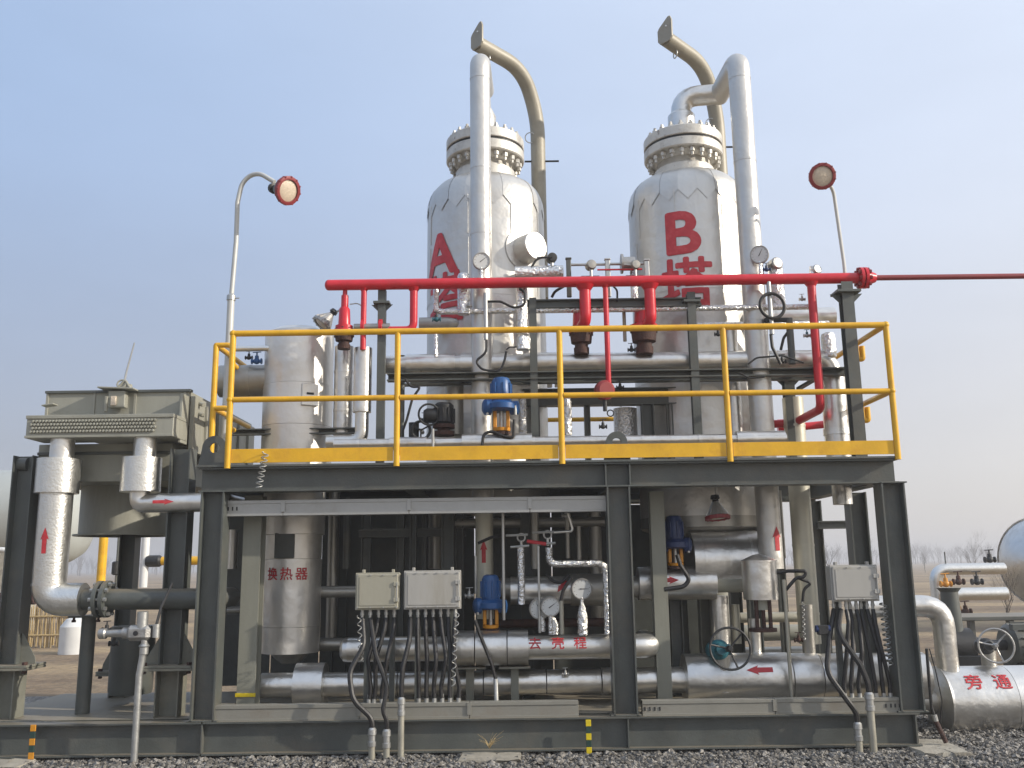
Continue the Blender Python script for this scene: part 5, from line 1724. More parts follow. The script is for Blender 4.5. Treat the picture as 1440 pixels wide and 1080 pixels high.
for px, a, b, Y, r_, m, lab in (
        (683, 412, 478, .5, 3, 'galv', 'bright thin tube standing on the big pipe right of the A riser'),
        (1083, 392, 470, .48, 3.2, 'galv', 'bright thin tube passing through the coiled hose ring'),
        (878, 432, 480, .7, 2.5, 'tan', 'thin grey stick between the two red safety valves'),
        (1112, 448, 512, .6, 5, 'steel', 'thin dark post below the hose ring'),
        (565, 500, 640, .75, 4, 'steel', 'thin dark post just right of the second rail post'),
        (640, 520, 612, .95, 14, 'clad_dull', 'dull upright clad pipe right of the black motor'),
        (735, 560, 612, .8, 6, 'foil', 'foil wrapped upright behind the blue deck drive'),
        (798, 560, 612, .7, 6, 'foil', 'foil wrapped upright right of the middle rail post'),
        (1062, 870, 920, .7, 8, 'clad', 'bright upright stub behind the rusty studs of the silver drum'),
        (1035, 850, 905, 1.2, 6, 'cream', 'cream upright stub behind the black hand wheel'),
        (1096, 690, 785, 1.3, 6, 'clad_dull', 'dull upright pipe behind the B riser below the deck'),
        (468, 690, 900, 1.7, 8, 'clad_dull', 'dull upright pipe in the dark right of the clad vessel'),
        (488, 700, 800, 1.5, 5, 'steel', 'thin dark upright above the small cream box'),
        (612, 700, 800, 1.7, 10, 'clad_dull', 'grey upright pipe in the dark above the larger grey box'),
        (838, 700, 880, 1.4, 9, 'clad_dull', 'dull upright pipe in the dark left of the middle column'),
        (326, 745, 800, 1.6, 8, 'clad', 'bright upright stub glimpsed right of the left column')):
    q0, q1 = VP(px, (a + b) / 2, Y, a, b)
    pipe('upright_pipe', lab, 'pipe', [q1, q0], rp(px, (a + b) / 2, Y, r_), m)
for a, b, py, Y, r_, m, lab in (
        (450, 505, 832, 1.2, 8, 'clad_dull', 'dull level pipe leaving the clad vessel behind the cream box'),
        (975, 1165, 456, .85, 4, 'foil', 'second crinkled foil line level with the rail at right'),
        (560, 745, 540, .95, 3, 'galv', 'thin level tube under the long dark channel at left'),
        (800, 855, 372, .7, 2, 'galv', 'thin level tube joining two instrument posts'),
        (858, 912, 371, .7, 2, 'galv', 'thin level tube joining the two bright instrument posts'),
        (840, 903, 379, .66, 1.3, 'red', 'thin red tube under the instruments'),
        (1075, 1113, 450, .6, 3.4, 'dark', 'short black bracket bar below the hose ring'),
        (320, 372, 858, 1.5, 5, 'clad_dull', 'short dull level pipe glimpsed right of the left column'),
        (1040, 1135, 868, 1.5, 7, 'cream', 'cream level pipe behind the silver drum'),
        (700, 860, 876, .95, 6, 'rust', 'rusty level pipe in the dark behind the gauges'),
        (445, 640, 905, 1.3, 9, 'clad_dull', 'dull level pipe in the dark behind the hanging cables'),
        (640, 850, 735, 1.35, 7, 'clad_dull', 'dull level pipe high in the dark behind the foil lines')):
    q0, q1 = HP(a, b, py, Y)
    pipe('level_pipe', lab, 'pipe', [q0, q1], rp((a + b) / 2, py, Y, r_), m)
cable('thin dark cable sagging along the long channel at right', PL(.5, (1052, 512), (1064, 503), (1100, 500), (1130, 510)), .009)
cable('thin dark cable looping below the long channel at right', PL(.55, (1040, 524), (1054, 532), (1075, 530)), .008)
cable('black hose looping over the instruments left of the dark post', PL(.75, (748, 375), (756, 362), (776, 362)), .012)
cable('black hose bending down beside the second instrument post', PL(.6, (862, 402), (868, 408), (868, 424)), .01)
cable('thin grey tube arching from the tall safety valve', PL(.5, (492, 428), (504, 426), (512, 434)), .006, 'galv')
cable('thin steel lead running down the left end of the big level pipe', PL(.6, (712, 492), (716, 488), (738, 488)), .007)
for px, py, Y, w_, h_, m, lab in ((773, 541, .8, 7, 8, 'white', 'small white terminal box right of the grey deck post'), (783, 541, .82, 6, 7, 'white', 'tiny white terminal box beside the middle rail post'), (1176, 822, .16, 14, 44, 'steel_dust', 'dark mounting plate behind the left side of the right box')):
    c = P(px, py, Y)
    mb = MB().box(c, (rp(px, py, Y, w_), .05, rp(px, py, Y, h_)))
    tag(mb.build('terminal_box' if m == 'white' else 'mounting_plate', m), lab, 'box' if m == 'white' else 'plate')
q0, q1 = P(1118, 548, 1.1), P(1152, 528, .75)
tag(MB().beam(q0, q1, .05, .05, .006, .006, kind='L').build('brace', 'steel'), 'slanting angle brace beside the T head post at right', 'brace')

c = P(688, 1052, -.1)
mb = MB()
for k in range(26):
    a_, l_ = random.uniform(0, 6.28), random.uniform(.06, .16)
    d = Vector((math.cos(a_) * .6, math.sin(a_) * .5, random.uniform(.5, 1.1)))
    mb.tube([c, c + d * l_ * .5, c + d * l_ + Vector((d.x * .05, 0, -.02))], [.003, .0025, .001], 4, .001, steps=1)
tag(mb.build('dry_weed', 'reed'), 'dry weed tuft on the concrete pad under the base beam', 'plant')

for px, a, b, Y, r_, m, lab in ((1003, 800, 935, 3.3, 30, 'cooler', 'grey upright vessel standing far behind the black hand wheel'),
                                (1146, 820, 940, 3.4, 9, 'steel', 'dark upright post far behind the right junction box')):
    q0, q1 = VP(px, (a + b) / 2, Y, a, b)
    q1.z = 0
    pipe('rear_vessel' if r_ > 20 else 'rear_post', lab, 'vessel' if r_ > 20 else 'post', [q1, q0], rp(px, (a + b) / 2, Y, r_), m, n=26)
for a, b, py, Y, r_, m, lab in ((950, 1195, 890, 2.9, 11, 'cooler', 'grey level pipe running behind the skid below the drum'),
                                (950, 1195, 918, 3.1, 8, 'clad_dull', 'dull level pipe near the ground behind the skid')):
    q0, q1 = HP(a, b, py, Y)
    pipe('level_pipe', lab, 'pipe', [q0, q1], rp((a + b) / 2, py, Y, r_), m)
for px, py, Y, r_, m, lab in ((1090, 372, .66, 9, 'lampgrey', 'round grey transmitter on top of the fat foil line at right'), (1147, 380, .62, 7, 'galv', 'small round cap on the last foil upright near the header flange')):
    c = P(px, py, Y)
    t = thing('transmitter', lab, 'instrument', c)
    R = rp(px, py, Y, r_)
    MB().lathe([(-R * .9, R * .6), (-R * .8, R), (R * .6, R), (R * .8, R * .8), (R * .82, .01)], c, (.3, -1, .1), 16).build('housing', m, t)
    MB().cyl(c + Vector((0, 0, -R * 1.8)), c + Vector((0, 0, -R * .8)), R * .3).build('stem', 'galv', t)

# ================================================================== left frame with air cooler
lf = thing('cooler_frame', 'dark grey steel frame carrying the air cooler on the left', 'steel frame', (XL - 1.2, .8, ZB))
XLL = XL - 2.1
hbeam('base_beam', (XLL, BW / 2, zc), (XL - .012, BW / 2, zc), hb, BW, parent=lf)
hbeam('base_beam', (XLL, 1.9, zc), (XL - .012, 1.9, zc), hb, BW, parent=lf)
MB().b2((XLL + .02, BW + .01, Z1 + .003), (XL - .03, 1.85, Z1 + .011), .001).build('floor_plate', 'steel_dust', lf)
def leg(px, py, pt, Y, w_, foot=True, stub=937):
    x = P(px, py, Y).x
    zt_ = zat(pt, x, Y)
    zs_ = zat(stub, x, Y)
    MB().beam((x, Y, zs_ + .022), (x, Y, zt_), w_, w_ * .95, .012, .009, up=(1, 0, 0)).build('leg', 'steel', lf)
    if foot:
        MB().b2((x - w_ * 1.25, Y - w_ * .95, zs_), (x + w_ * 1.25, Y + w_ * .95, zs_ + .02), .002).build('foot_plate', 'steel_dust', lf)
        MB().b2((x - w_ * 1.25, Y - w_ * .95, zs_ - .024), (x + w_ * 1.25, Y + w_ * .95, zs_ - .003), .002).build('foot_plate', 'steel_dust', lf)
        MB().beam((x, Y, Z1 + .012), (x, Y, zs_ - .026), w_ * 1.1, w_ * 1.15, .012, .009, up=(1, 0, 0)).build('stub_column', 'steel_dust', lf)
        for s in (-1, 1):
            MB().prism([(0, 0), (w_ * .75, 0), (w_ * .68, .06), (.006, .26), (0, .26)], .012, (x + s * (w_ * .5 + .001), Y - .01, zs_ + .022), (s, 0, 0), (0, 0, 1)).build('gusset', 'steel_dust', lf)
            MB().lathe([(-.05, .013), (-.045, .022), (.0, .013), (.022, .013), (.0225, .024), (.045, .024)], (x + s * w_ * 1.05, Y - w_ * .7, zs_ + .0), n=6).build('bolt', 'rust', lf)
leg(27, 790, 642, .3, .185)
leg(250, 790, 632, .3, .185)
leg(178, 840, 700, 1.6, .16, stub=945)
x = P(38, 640, .35).x
MB().cyl(P(30, 653, .3) + Vector((-.02, 0, 0)), P(40, 653, .3), .06).build('hinge_knuckle', 'steel', lf)

ac = thing('air_cooler', 'grey green air cooler with plugged header box on steel legs', 'air cooler', P(150, 660, .8))
YK = .1
a, b = P(38, 586, YK), P(243, 612, YK)
hz0, hz1, hx0, hx1 = b.z, a.z, a.x, b.x
hdr = MB().b2((hx0, YK, hz0), (hx1, YK + .34, hz1), .006).build('header_box', 'cooler', ac)
MB().b2((hx0 - .004, YK - .012, hz1 - .022), (hx1 + .004, YK + .35, hz1 + .01), .003).build('header_lid', 'cooler', ac)
MB().b2((hx0 - .004, YK - .012, hz0 - .01), (hx1 + .004, YK + .35, hz0 + .012), .003).build('header_flange', 'cooler', ac)
pl = None
rows, cols = 4, 38
for i in range(rows):
    for j in range(cols):
        x = hx0 + .05 + (hx1 - hx0 - .20) * (j + (i % 2) * .5) / cols
        z = hz0 + .03 + (hz1 - hz0 - .06) * (i + .5) / rows
        pos = Vector((x, YK - .002, z))
        if pl is None:
            pl = MB().lathe([(0, .0135), (.012, .0135), (.018, .009)], pos, (0, -1, 0), 7).build('plug', 'cooler', hdr, origin=pos)
        else:
            dup_part(pl, hdr, pos, (0, random.uniform(0, 1), 0))
# upper tube box, side wall, beam under
a, b = P(68, 552, .48), P(265, 580, .48)
MB().b2((a.x, .48, hz1 - .05), (b.x, 2.6, a.z), .006).build('tube_box', 'cooler', ac)
MB().b2((a.x - .02, .455, a.z - .012), (b.x + .02, .52, a.z + .012), .002).build('box_edge', 'steel', ac)
for fx in (.0, .33, .62, .97):
    x = a.x + (b.x - a.x) * fx
    MB().b2((x - .012, .468, hz1 + .03), (x + .012, .479, a.z - .014), .001).build('box_rib', 'cooler', ac)
MB().b2((b.x - .02, .3, hz0 - .04), (b.x + .005, .474, a.z - .06), .003).build('corner_post', 'cooler', ac)
MB().b2((b.x + .006, .5, hz0 - .1), (b.x + .05, 2.55, a.z - .05), .003).build('side_channel', 'cooler', ac)
for k in range(5):
    y = .8 + k * .36
    MB().b2((b.x + .051, y, hz0 - .05), (b.x + .075, y + .03, a.z - .1), .002).build('side_rib', 'cooler', ac)
for z in (0, .1):
    MB().cyl((b.x + .05, .62, a.z - .1 - z), (b.x + .1, .6, a.z - .12 - z), .02).build('side_nozzle', 'cooler', ac)
x0, x1 = P(54, 600, .46).x, P(244, 600, .46).x
MB().b2((x0 + .02, .46, zat(676, x1, .46)), (x1 - .0, 2.5, hz0 - .02), .006).build('plenum', 'cooler', ac)
MB().b2((x0 + .02, .44, zat(638, x1, .46)), (x1, .459, zat(634, x1, .46)), .002).build('plenum_seam', 'steel', ac)
# fan ring
cx_ = P(178, 700, 1.25).x
rF = rp(178, 700, 1.25, 59)
zf0, zf1 = zat(752, cx_, 1.25 - rF), zat(676, x1, .46)
MB().lathe([(zf0, rF), (zf0, rF + .05), (zf0 + .015, rF + .05), (zf0 + .016, rF), (zf1, rF), (zf1, rF - .03), (zf0 + .02, rF - .012), (zf0, rF - .012)], (cx_, 1.25, 0), n=44, cap=False).build('fan_ring', 'cooler', ac)
MB().cyl((cx_, 1.25, zf0 + .1), (cx_, 1.25, zf0 + .26), .12).build('fan_hub', 'steel', ac)
for k in range(6):
    a_ = k * math.pi / 3
    MB().box((cx_ + rF * .5 * math.cos(a_), 1.25 + rF * .5 * math.sin(a_), zf0 + .18), (rF * .85, .13, .012), Matrix.Rotation(a_, 3, 'Z') @ Matrix.Rotation(.4, 3, 'X')).build('fan_blade', 'steel', ac)
# small vent assembly with mast on top
c = P(166, 562, .42)
MB().box(c, (.16, .08, .16)).build('vent_box', 'cooler', ac)
MB().box(c + Vector((-.02, -.05, -.02)), (.05, .02, .09)).build('vent_pane', 'lens', ac)
MB().box(c + Vector((-.09, -.045, -.05)), (.03, .03, .15)).build('vent_strut', 'cooler', ac)
MB().box(c + Vector((.0, -.02, .1)), (.34, .12, .014), Matrix.Rotation(.05, 3, 'Y')).build('vent_shelf', 'cooler', ac)
q = P(70, 570, .35)
MB().box(q, (.11, .1, .012), Matrix.Rotation(-.15, 3, 'Y')).build('lid_bracket', 'cooler', ac)
t = thing('thin_mast', 'thin leaning rod with clamp on top of the air cooler', 'mast', P(172, 547, .5))
MB().tube([P(172, 549, .5), P(178, 522, .5), P(189, 482, .5)], [.012, .01, .007], 8).build('rod', 'galv', t)
MB().torus(P(171, 540, .48), (0, -1, .2), .04, .01, 18, 6).build('clamp_ring', 'cooler', t)
MB().tube([P(166, 545, .48), P(176, 534, .48), P(183, 546, .48)], .012, 8).build('clamp_arm', 'cooler', t)
MB().box(P(178, 544, .5), (.1, .04, .05)).build('clamp_foot', 'cooler', t)

# two insulated pipes of the cooler
def cooler_pipe(label, px, Y, pts_px, rs_px, run, arrow):
    return None
Yp = .22
q0, q1 = VP(79, 700, Yp, 613, 828)
x = q0.x
R = rp(70, 760, Yp, 22.5)
t = thing('insulated_pipe', 'clad riser with a red up arrow at the left leg of the air cooler', 'pipe', (x, Yp, q1.z))
MB().cyl((x + .02, Yp, zat(650, x, Yp)), (x + .02, Yp, zat(613, x, Yp)), rp(80, 620, Yp, 16), n=24).build('upper_cladding', 'clad', t)
MB().lathe([(zat(694, x, Yp), rp(79, 670, Yp, 29)), (zat(646, x, Yp), rp(79, 670, Yp, 29)), (zat(645, x, Yp), rp(79, 670, Yp, 20))], (x, Yp, 0), n=32).build('collar', 'foil2', t)
z2 = P(110, 843, Yp).z
MB().tube([(x, Yp, zat(694, x, Yp)), (x, Yp, z2), (x + .32, Yp, z2)], R, 26, .17).build('cladding', 'foil2', t)
ring_along(MB(), (x, Yp, zat(822, x, Yp)), (x, Yp, 3), R, .012, .003).build('seam_band', 'clad', t)
r3 = rp(120, 843, Yp, 14.5)
MB().tube([(x + .3, Yp, z2), (P(300, 840, Yp).x, Yp, z2 - .01), (P(300, 840, Yp).x, Yp + .5, z2 - .01)], r3, 20).build('bare_pipe', 'steel', t)
xf = P(146, 843, Yp).x
for d in (-.05, .01):
    MB().lathe([(0, r3 * 1.75), (.035, r3 * 1.75)], (xf + d, Yp, z2), (1, 0, 0), 24).build('flange', 'steel', t)
fb2 = None
for k in range(10):
    a_ = 2 * math.pi * k / 10
    pos = Vector((xf - .01, Yp + r3 * 1.45 * math.cos(a_), z2 + r3 * 1.45 * math.sin(a_)))
    if fb2 is None:
        fb2 = MB().lathe([(-.07, .018), (-.045, .018), (-.044, .011), (.06, .011), (.061, .018), (.085, .018)], pos, (1, 0, 0), 6).build('bolt', 'galv', t, origin=pos)
    else:
        dup_part(fb2, t, pos)
wrap(rot_bm(arrow_bm(.225, .075), math.pi / 2), on_vert(x, Yp, R + .004, -.02, zat(760, x, Yp - R)), .015, 'flow_arrow', 'letter', t, 'red arrow pointing up')
q0, q1 = VP(199, 660, Yp, 612, 700)
x = q0.x
t = thing('insulated_pipe', 'clad pipe turning right with a red right arrow under the air cooler', 'pipe', (x, Yp, q1.z))
MB().cyl((x + .02, Yp, zat(645, x, Yp)), (x + .02, Yp, zat(612, x, Yp)), rp(203, 620, Yp, 15.5), n=24).build('upper_cladding', 'foil2', t)
MB().lathe([(zat(692, x, Yp), rp(198, 670, Yp, 27)), (zat(644, x, Yp), rp(198, 670, Yp, 27)), (zat(643, x, Yp), rp(198, 670, Yp, 20))], (x, Yp, 0), n=32).build('collar', 'foil2', t)
z3 = P(240, 707, Yp).z
MB().tube([(x, Yp, zat(690, x, Yp)), (x, Yp, z3), (P(312, 706, Yp).x, Yp, z3), (P(312, 706, Yp).x, Yp + .6, z3)], rp(230, 706, Yp, 13.5), 24, .16).build('cladding', 'clad', t)
wrap(arrow_bm(.19, .055), on_horiz(xat(230, z3, Yp - .08), Yp, z3, rp(230, 706, Yp, 13.5) + .004, .05), .015, 'flow_arrow', 'letter', t, 'red arrow pointing right', axis=1)
# pipe rest under the flange
x = P(121, 930, .5).x
zt_ = zat(868, x, .5)
t = thing('pipe_rest', 'dark slender stand with a jagged top plate under the bolted flange', 'support post', (x, .5, Z1 + .012))
MB().cyl((x, .5, Z1 + .012), (x, .5, zt_), .062, n=18).build('post', 'steel', t)
MB().b2((x - .15, .4, zt_), (x + .15, .6, zt_ + .02), .003).build('head_plate', 'steel', t)
for s in (-1, 1):
    MB().lathe([(-.05, .02), (-.03, .02), (-.029, .012), (.07, .012), (.071, .02), (.09, .02)], (x + s * .11, .44, zt_ + .01), n=6).build('bolt', 'rust', t)

# field transmitter on a galvanised stand in front
x = P(196, 980, -.12).x
YG = -.14
t = thing('field_transmitter', 'grey field transmitter on a galvanised stand in front of the left frame', 'instrument', (x, YG, -.02))
q0, q1 = P(203, 905, YG), P(191, 1085, YG)
MB().tube([(P(196, 1000, YG).x - .02, YG, -.03), (P(196, 1000, YG).x - .02, YG, zat(950, q0.x, YG)), (q0.x, YG, zat(912, q0.x, YG)), (q0.x, YG, zat(893, q0.x, YG))], .028, 14, .1).build('stand_pipe', 'galv', t)
MB().lathe([(-.09, .03), (-.085, .036), (-.03, .036), (-.02, .045), (.0, .03)], (q0.x, YG, zat(905, q0.x, YG)), n=12).build('union', 'galv', t)
c = P(196, 890, YG)
MB().box(c, (.2, .1, .125), None, .03).build('housing', 'lampgrey', t)
MB().lathe([(0, .02), (.012, .02)], c + Vector((-.01, -.05, 0)), (0, -1, 0), 12).build('face_window', 'dark', t)
MB().lathe([(-.06, .045), (.07, .045), (.075, .035)], c + Vector((.02, 0, .1)), (0, 0, 1), 16).build('sensor_head', 'galv', t)
MB().lathe([(0, .045), (.05, .05), (.06, .035), (.2, .03), (.21, .045), (.26, .045)], c + Vector((-.09, .02, 0)), (-1, .1, -.02), 14).build('impulse_body', 'lampgrey', t)
MB().lathe([(-.05, .03), (.06, .03)], c + Vector((.14, .0, .01)), (0, 0, 1), 12).build('side_gland', 'galv', t)
cable('black lead looping from the field transmitter behind the leg', [c + Vector((.14, 0, .07)), c + Vector((.15, .05, .2)), c + Vector((.18, .2, .4))], .012)
for px, py, lab in ((150, 886, 'dark needle valve left of the field transmitter'), (160, 905, 'dark drain valve below the needle valve at left')):
    valve('small_valve', lab, P(px, py, .0), .055, 'dark', 'dark')
q0, q1 = VP(186, 925, 1.0, 880, 975)
tag(MB().lathe([(0, .19), (.03, .2), (q0.z - q1.z, .2)], q1, n=26).build('dark_drum', 'steel'), 'dark round drum behind the field transmitter', 'drum')

# ================================================================== right side outside the skid
YP = 1.05
q0, q1 = HP(1322, 1440, 985, YP)
zz = q0.z
rP = .315
x0 = xat(1333, zz, YP - .2)
t = thing('bypass_pipe', 'very large pale pipe with two red Chinese characters at the right edge', 'pipe', q0)
for a_, b_ in ((x0, x0 + .62), (x0 + .624, x0 + 1.5)):
    MB().lathe([(0, rP), (b_ - a_, rP)], (a_, YP, zz), (1, 0, 0), 44).build('cladding', 'clad', t)
MB().lathe([(0, rP + .001), (.02, rP + .004), (.024, rP - .02), (.05, rP * .8), (.07, rP * .4), (.075, .01)], (x0 + .02, YP, zz), (-1, 0, 0), 44).build('end_cap', 'clad', t)
MB().cyl((x0 - .4, YP, zz), (x0 + .0, YP, zz), .12, n=20).build('inner_pipe', 'clad_dull', t)
for ch, px in (('旁', 1373), ('通', 1413)):
    bm = glyph(ch, .165, .012)
    wrap(bm, on_horiz(xat(px, zz, YP - .25), YP, zz, rP + .004, .5), .02, 'lettering', 'letter', t, 'red painted Chinese character ' + ch, axis=1, rough_edge=.0015)
for dx in (.2, 1.2):
    MB().b2((x0 + dx - .08, YP - .2, -.02), (x0 + dx + .08, YP + .2, zz - rP + .03), .01).build('saddle', 'concrete', t)
handwheel('grey three spoke hand wheel above the pale bypass pipe at right', 1401, 908, 23, .9, 'lampgrey', 'dark', (-.25, -1, .1))
Yq = 1.0
ze = P(1300, 852, Yq).z
x1 = P(1328, 890, Yq).x
pipe('insulated_pipe', 'bright clad elbow coming down right of the right front column', 'pipe', [(x1 - .9, Yq, ze), (x1, Yq, ze), (x1, Yq, zz + rP - .04)], rp(1320, 870, Yq, 15), 'clad', bend=.2, n=22)
# earth cable and conduit right of the column
cable('black earth lead dropping right of the right front column', PL(.1, (1303, 912), (1306, 950), (1310, 995), (1318, 1020)), .014)
cable('thin dark wire slanting beside the black earth lead', PL(.3, (1307, 912), (1315, 940), (1325, 985), (1322, 1025)), .006)
q0 = P(1316, 1014, .08)
t = thing('rusty_conduit', 'short leaning rusty conduit at the right corner pad', 'conduit', (q0.x + .06, .08, 0))
MB().tube([q0, q0 + Vector((.06, -.02, -.17))], .02, 10).build('tube', 'rust', t)
MB().cyl(q0 + Vector((-.01, 0, .05)), q0, .022, n=10).build('coupling', 'galv', t)

# dark pump set behind the bypass pipe
Yd = 3.2
c = P(1395, 900, Yd)
t = thing('pump_set', 'dark grey pump and motor behind the bypass hand wheel', 'pump', (c.x, Yd, 0))
MB().b2((c.x - .8, Yd - .35, 0), (c.x + 1.3, Yd + .35, .16), .01).build('base_plate', 'concrete', t)
zc_ = .55
MB().lathe([(0, .2), (.04, .24), (.6, .24), (.66, .2)], (c.x + .15, Yd, zc_), (1, 0, 0), 24).build('motor', 'steel', t)
for k in range(16):
    a_ = 2 * math.pi * k / 16
    MB().box((c.x + .48, Yd + .25 * math.cos(a_), zc_ + .25 * math.sin(a_)), (.5, .03, .012), Matrix.Rotation(a_, 3, 'X')).build('fin', 'steel', t)
MB().lathe([(0, .12), (.05, .2), (.28, .2), (.34, .1), (.5, .07)], (c.x - .55, Yd, zc_), (1, 0, 0), 22).build('pump_casing', 'dark', t)
MB().cyl((c.x - .1, Yd, zc_), (c.x + .2, Yd, zc_), .06).build('coupling_guard', 'dark', t)
MB().lathe([(0, .12), (.5, .1), (.55, .14)], (c.x - .45, Yd, zc_ + .12), (0, 0, 1), 18).build('discharge', 'steel', t)
MB().b2((c.x - .6, Yd - .2, .16), (c.x - .2, Yd + .2, zc_ - .1), .01).build('pedestal', 'dark', t)
MB().b2((c.x + .2, Yd - .2, .16), (c.x + .75, Yd + .2, zc_ - .2), .01).build('pedestal', 'dark', t)
MB().b2((c.x + .0, Yd - .5, .75), (c.x + 1.4, Yd - .42, .82), .004).build('guard_rail', 'steel', t)

# polished tank and its foil pipes farther right
YK2 = 13
c = P(1462, 790, YK2)
rt = rp(1462, 790, YK2, 62)
t = thing('horizontal_tank', 'polished round tank end at the right edge', 'tank', (c.x, YK2, c.z - rt))
MB().lathe([(-.55, .05), (-.5, .3 * rt), (-.4, .55 * rt), (-.22, .82 * rt), (0, rt), (6, rt)], c, (.55, .3, 0), 40).build('shell', 'clad', t)
MB().lathe([(-.03, rt + .015), (.06, rt + .015)], c, (.55, .3, 0), 40, cap=False).build('seam_ring', 'clad', t)
for d in (1.0, 4.0):
    q = c + Vector((.55, .3, 0)).normalized() * d
    MB().b2(q + Vector((-.25, -rt * .8, -c.z)), q + Vector((.25, rt * .8, -rt * .75)), .02).build('saddle', 'concrete', t)
Yr = 9
def bgpipe(label, pts, r, m, bend=.25, name='insulated_pipe', Y=Yr):
    return pipe(name, label, 'pipe', [P(a, b, Y) for a, b in pts], rp(1360, 800, Y, r), m, bend=bend)
def ell(label, pxa, pxb, py, pyb, Y, r, m):
    a, b = HP(pxa, pxb, py, Y)
    return pipe('insulated_pipe', label, 'pipe', [b, a, (a.x, Y, max(-.02, zat(pyb, a.x, Y)))], rp(pxa, py, Y, r), m, bend=.22)
ell('upper foil pipe running level to the polished tank', 1314, 1412, 800, 875, 8.6, 8, 'foil2')
ell('lower foil pipe running level to the polished tank', 1333, 1415, 835, 925, 8.0, 9, 'foil2')
for px, py, m, lab in ((1330, 821, 'orange', 'orange valve between the two foil pipes, nearest the elbow'), (1348, 818, 'rust', 'rusty valve between the two foil pipes'), (1374, 818, 'dark', 'dark valve between the two foil pipes, nearest the tank'), (1342, 856, 'orange', 'orange valve hanging below the lower foil pipe'), (1358, 860, 'rust', 'rusty valve hanging below the lower foil pipe')):
    valve('small_valve', lab, P(px, py, 8.3), .13, m, m)
for px, a_, b_, lab in ((1329, 776, 795, 'thin rod sticking up from the upper foil pipe'),):
    q0, q1 = VP(px, 785, 8.6, a_, b_)
    tag(MB().cyl(q1, q0, .012, n=8).build('thin_rod', 'steel'), lab, 'rod')
c = P(1392, 787, 9)
valve('gate_valve', 'dark gate valve with a wide bar handle before the polished tank', c, .13, 'dark', 'dark')
# walkway deck edges far right
q0, q1 = HP(1340, 1440, 866, 6.5)
t = thing('walkway', 'dark low walkway with steel edges far right behind the pump', 'walkway', (q0.x, 6.5, 0))
MB().b2((q0.x, 6.3, q0.z - .06), (q1.x + 1, 7.3, q0.z), .01).build('deck', 'steel', t)
for i in range(4):
    x = q0.x + .2 + i * .6
    MB().b2((x, 6.4, -.02), (x + .08, 6.5, q0.z - .062), .004).build('leg', 'steel', t)

# ================================================================== left background
YT_ = 17
c = P(10, 727, YT_)
rt = rp(10, 727, YT_, 66)
xe = P(88, 727, YT_).x
t = thing('horizontal_tank', 'pale grey horizontal tank with rounded end at the left edge', 'tank', (xe - 2, YT_, c.z - rt))
MB().lathe([(-9, rt), (0, rt), (.2, rt * .97), (.45, rt * .85), (.62, rt * .62), (.7, rt * .3), (.72, .01)], (xe, YT_, c.z), (1, 0, 0), 44).build('shell', 'tankgrey', t)
for d in (-1.2, -5):
    MB().b2((xe + d - .25, YT_ - rt * .7, -.02), (xe + d + .25, YT_ + rt * .7, c.z - rt * .72), .02).build('saddle', 'concrete', t)
t = thing('white_handrail', 'white bent handrail tube at the far left edge', 'handrail', P(5, 830, 9))
z1, x1 = P(5, 773, 9).z, P(11, 800, 9).x
MB().tube([(x1 - 1.6, 9, z1), (x1, 9, z1), (x1, 9, zat(832, x1, 9))], .045, 12, .14).build('rail', 'white', t)
q0, q1 = HP(-30, 50, 842, 9)
pipe('level_pipe', 'dull brown level pipe behind the left leg', 'pipe', [q0, q1], .11, 'rust')
q0, q1 = VP(144, 785, 8, 640, 826)
pipe('yellow_pipe', 'yellow upright pipe behind the bolted flange', 'pipe', [q1, q0], rp(144, 785, 8, 6), 'yellow')
q0, q1 = VP(164, 800, 8.5, 700, 826)
t = thing('thin_rod', 'thin dark rod with a knob right of the yellow pipe', 'rod', q1)
MB().cyl(q1, q0, .02, n=8).build('rod', 'steel', t)
MB().lathe([(-.12, .04), (-.1, .07), (.1, .07), (.12, .04)], P(163, 799, 8.5), n=12).build('knob', 'dark', t)
q0, q1 = VP(203, 795, 8, 660, 826)
pipe('white_pipe', 'white upright pipe behind the dark rear leg', 'pipe', [q1, q0], rp(203, 795, 8, 5.5), 'white')
c = P(218, 789, 8)
t = thing('yellow_valve', 'dark valve on a short yellow pipe right of the white pipe', 'valve', c)
MB().lathe([(-.14, .09), (-.1, .1), (.08, .1), (.12, .07)], c, (1, 0, 0), 16).build('body', 'dark', t)
MB().cyl(c + Vector((.12, 0, 0)), c + Vector((.9, 0, 0)), .075).build('pipe_run', 'yellow', t)
# reed fence
t = thing('reed_fence', 'dry yellow reed fence behind the left legs', 'fence', P(80, 890, 12))
x0, x1 = P(38, 870, 12).x, P(118, 870, 12).x
zt_ = P(80, 852, 12).z
z_ = -.02
s0 = None
for k in range(56):
    x = x0 + (x1 - x0) * k / 55
    pos = Vector((x + random.uniform(-.01, .01), 12 + random.uniform(-.03, .03), (zt_ + z_) / 2))
    if s0 is None:
        s0 = MB().lathe([(-(zt_ - z_) / 2, .014), ((zt_ - z_) / 2, .008)], pos, n=5).build('reed', 'reed', t, origin=pos)
    else:
        dup_part(s0, t, pos, (random.uniform(-.03, .03), random.uniform(-.04, .04), 0), (1, 1, random.uniform(.85, 1.1)))
for f in (.3, .75):
    MB().cyl((x0, 11.96, z_ + (zt_ - z_) * f), (x1, 11.96, z_ + (zt_ - z_) * f), .02, n=8).build('cross_rod', 'reed', t)
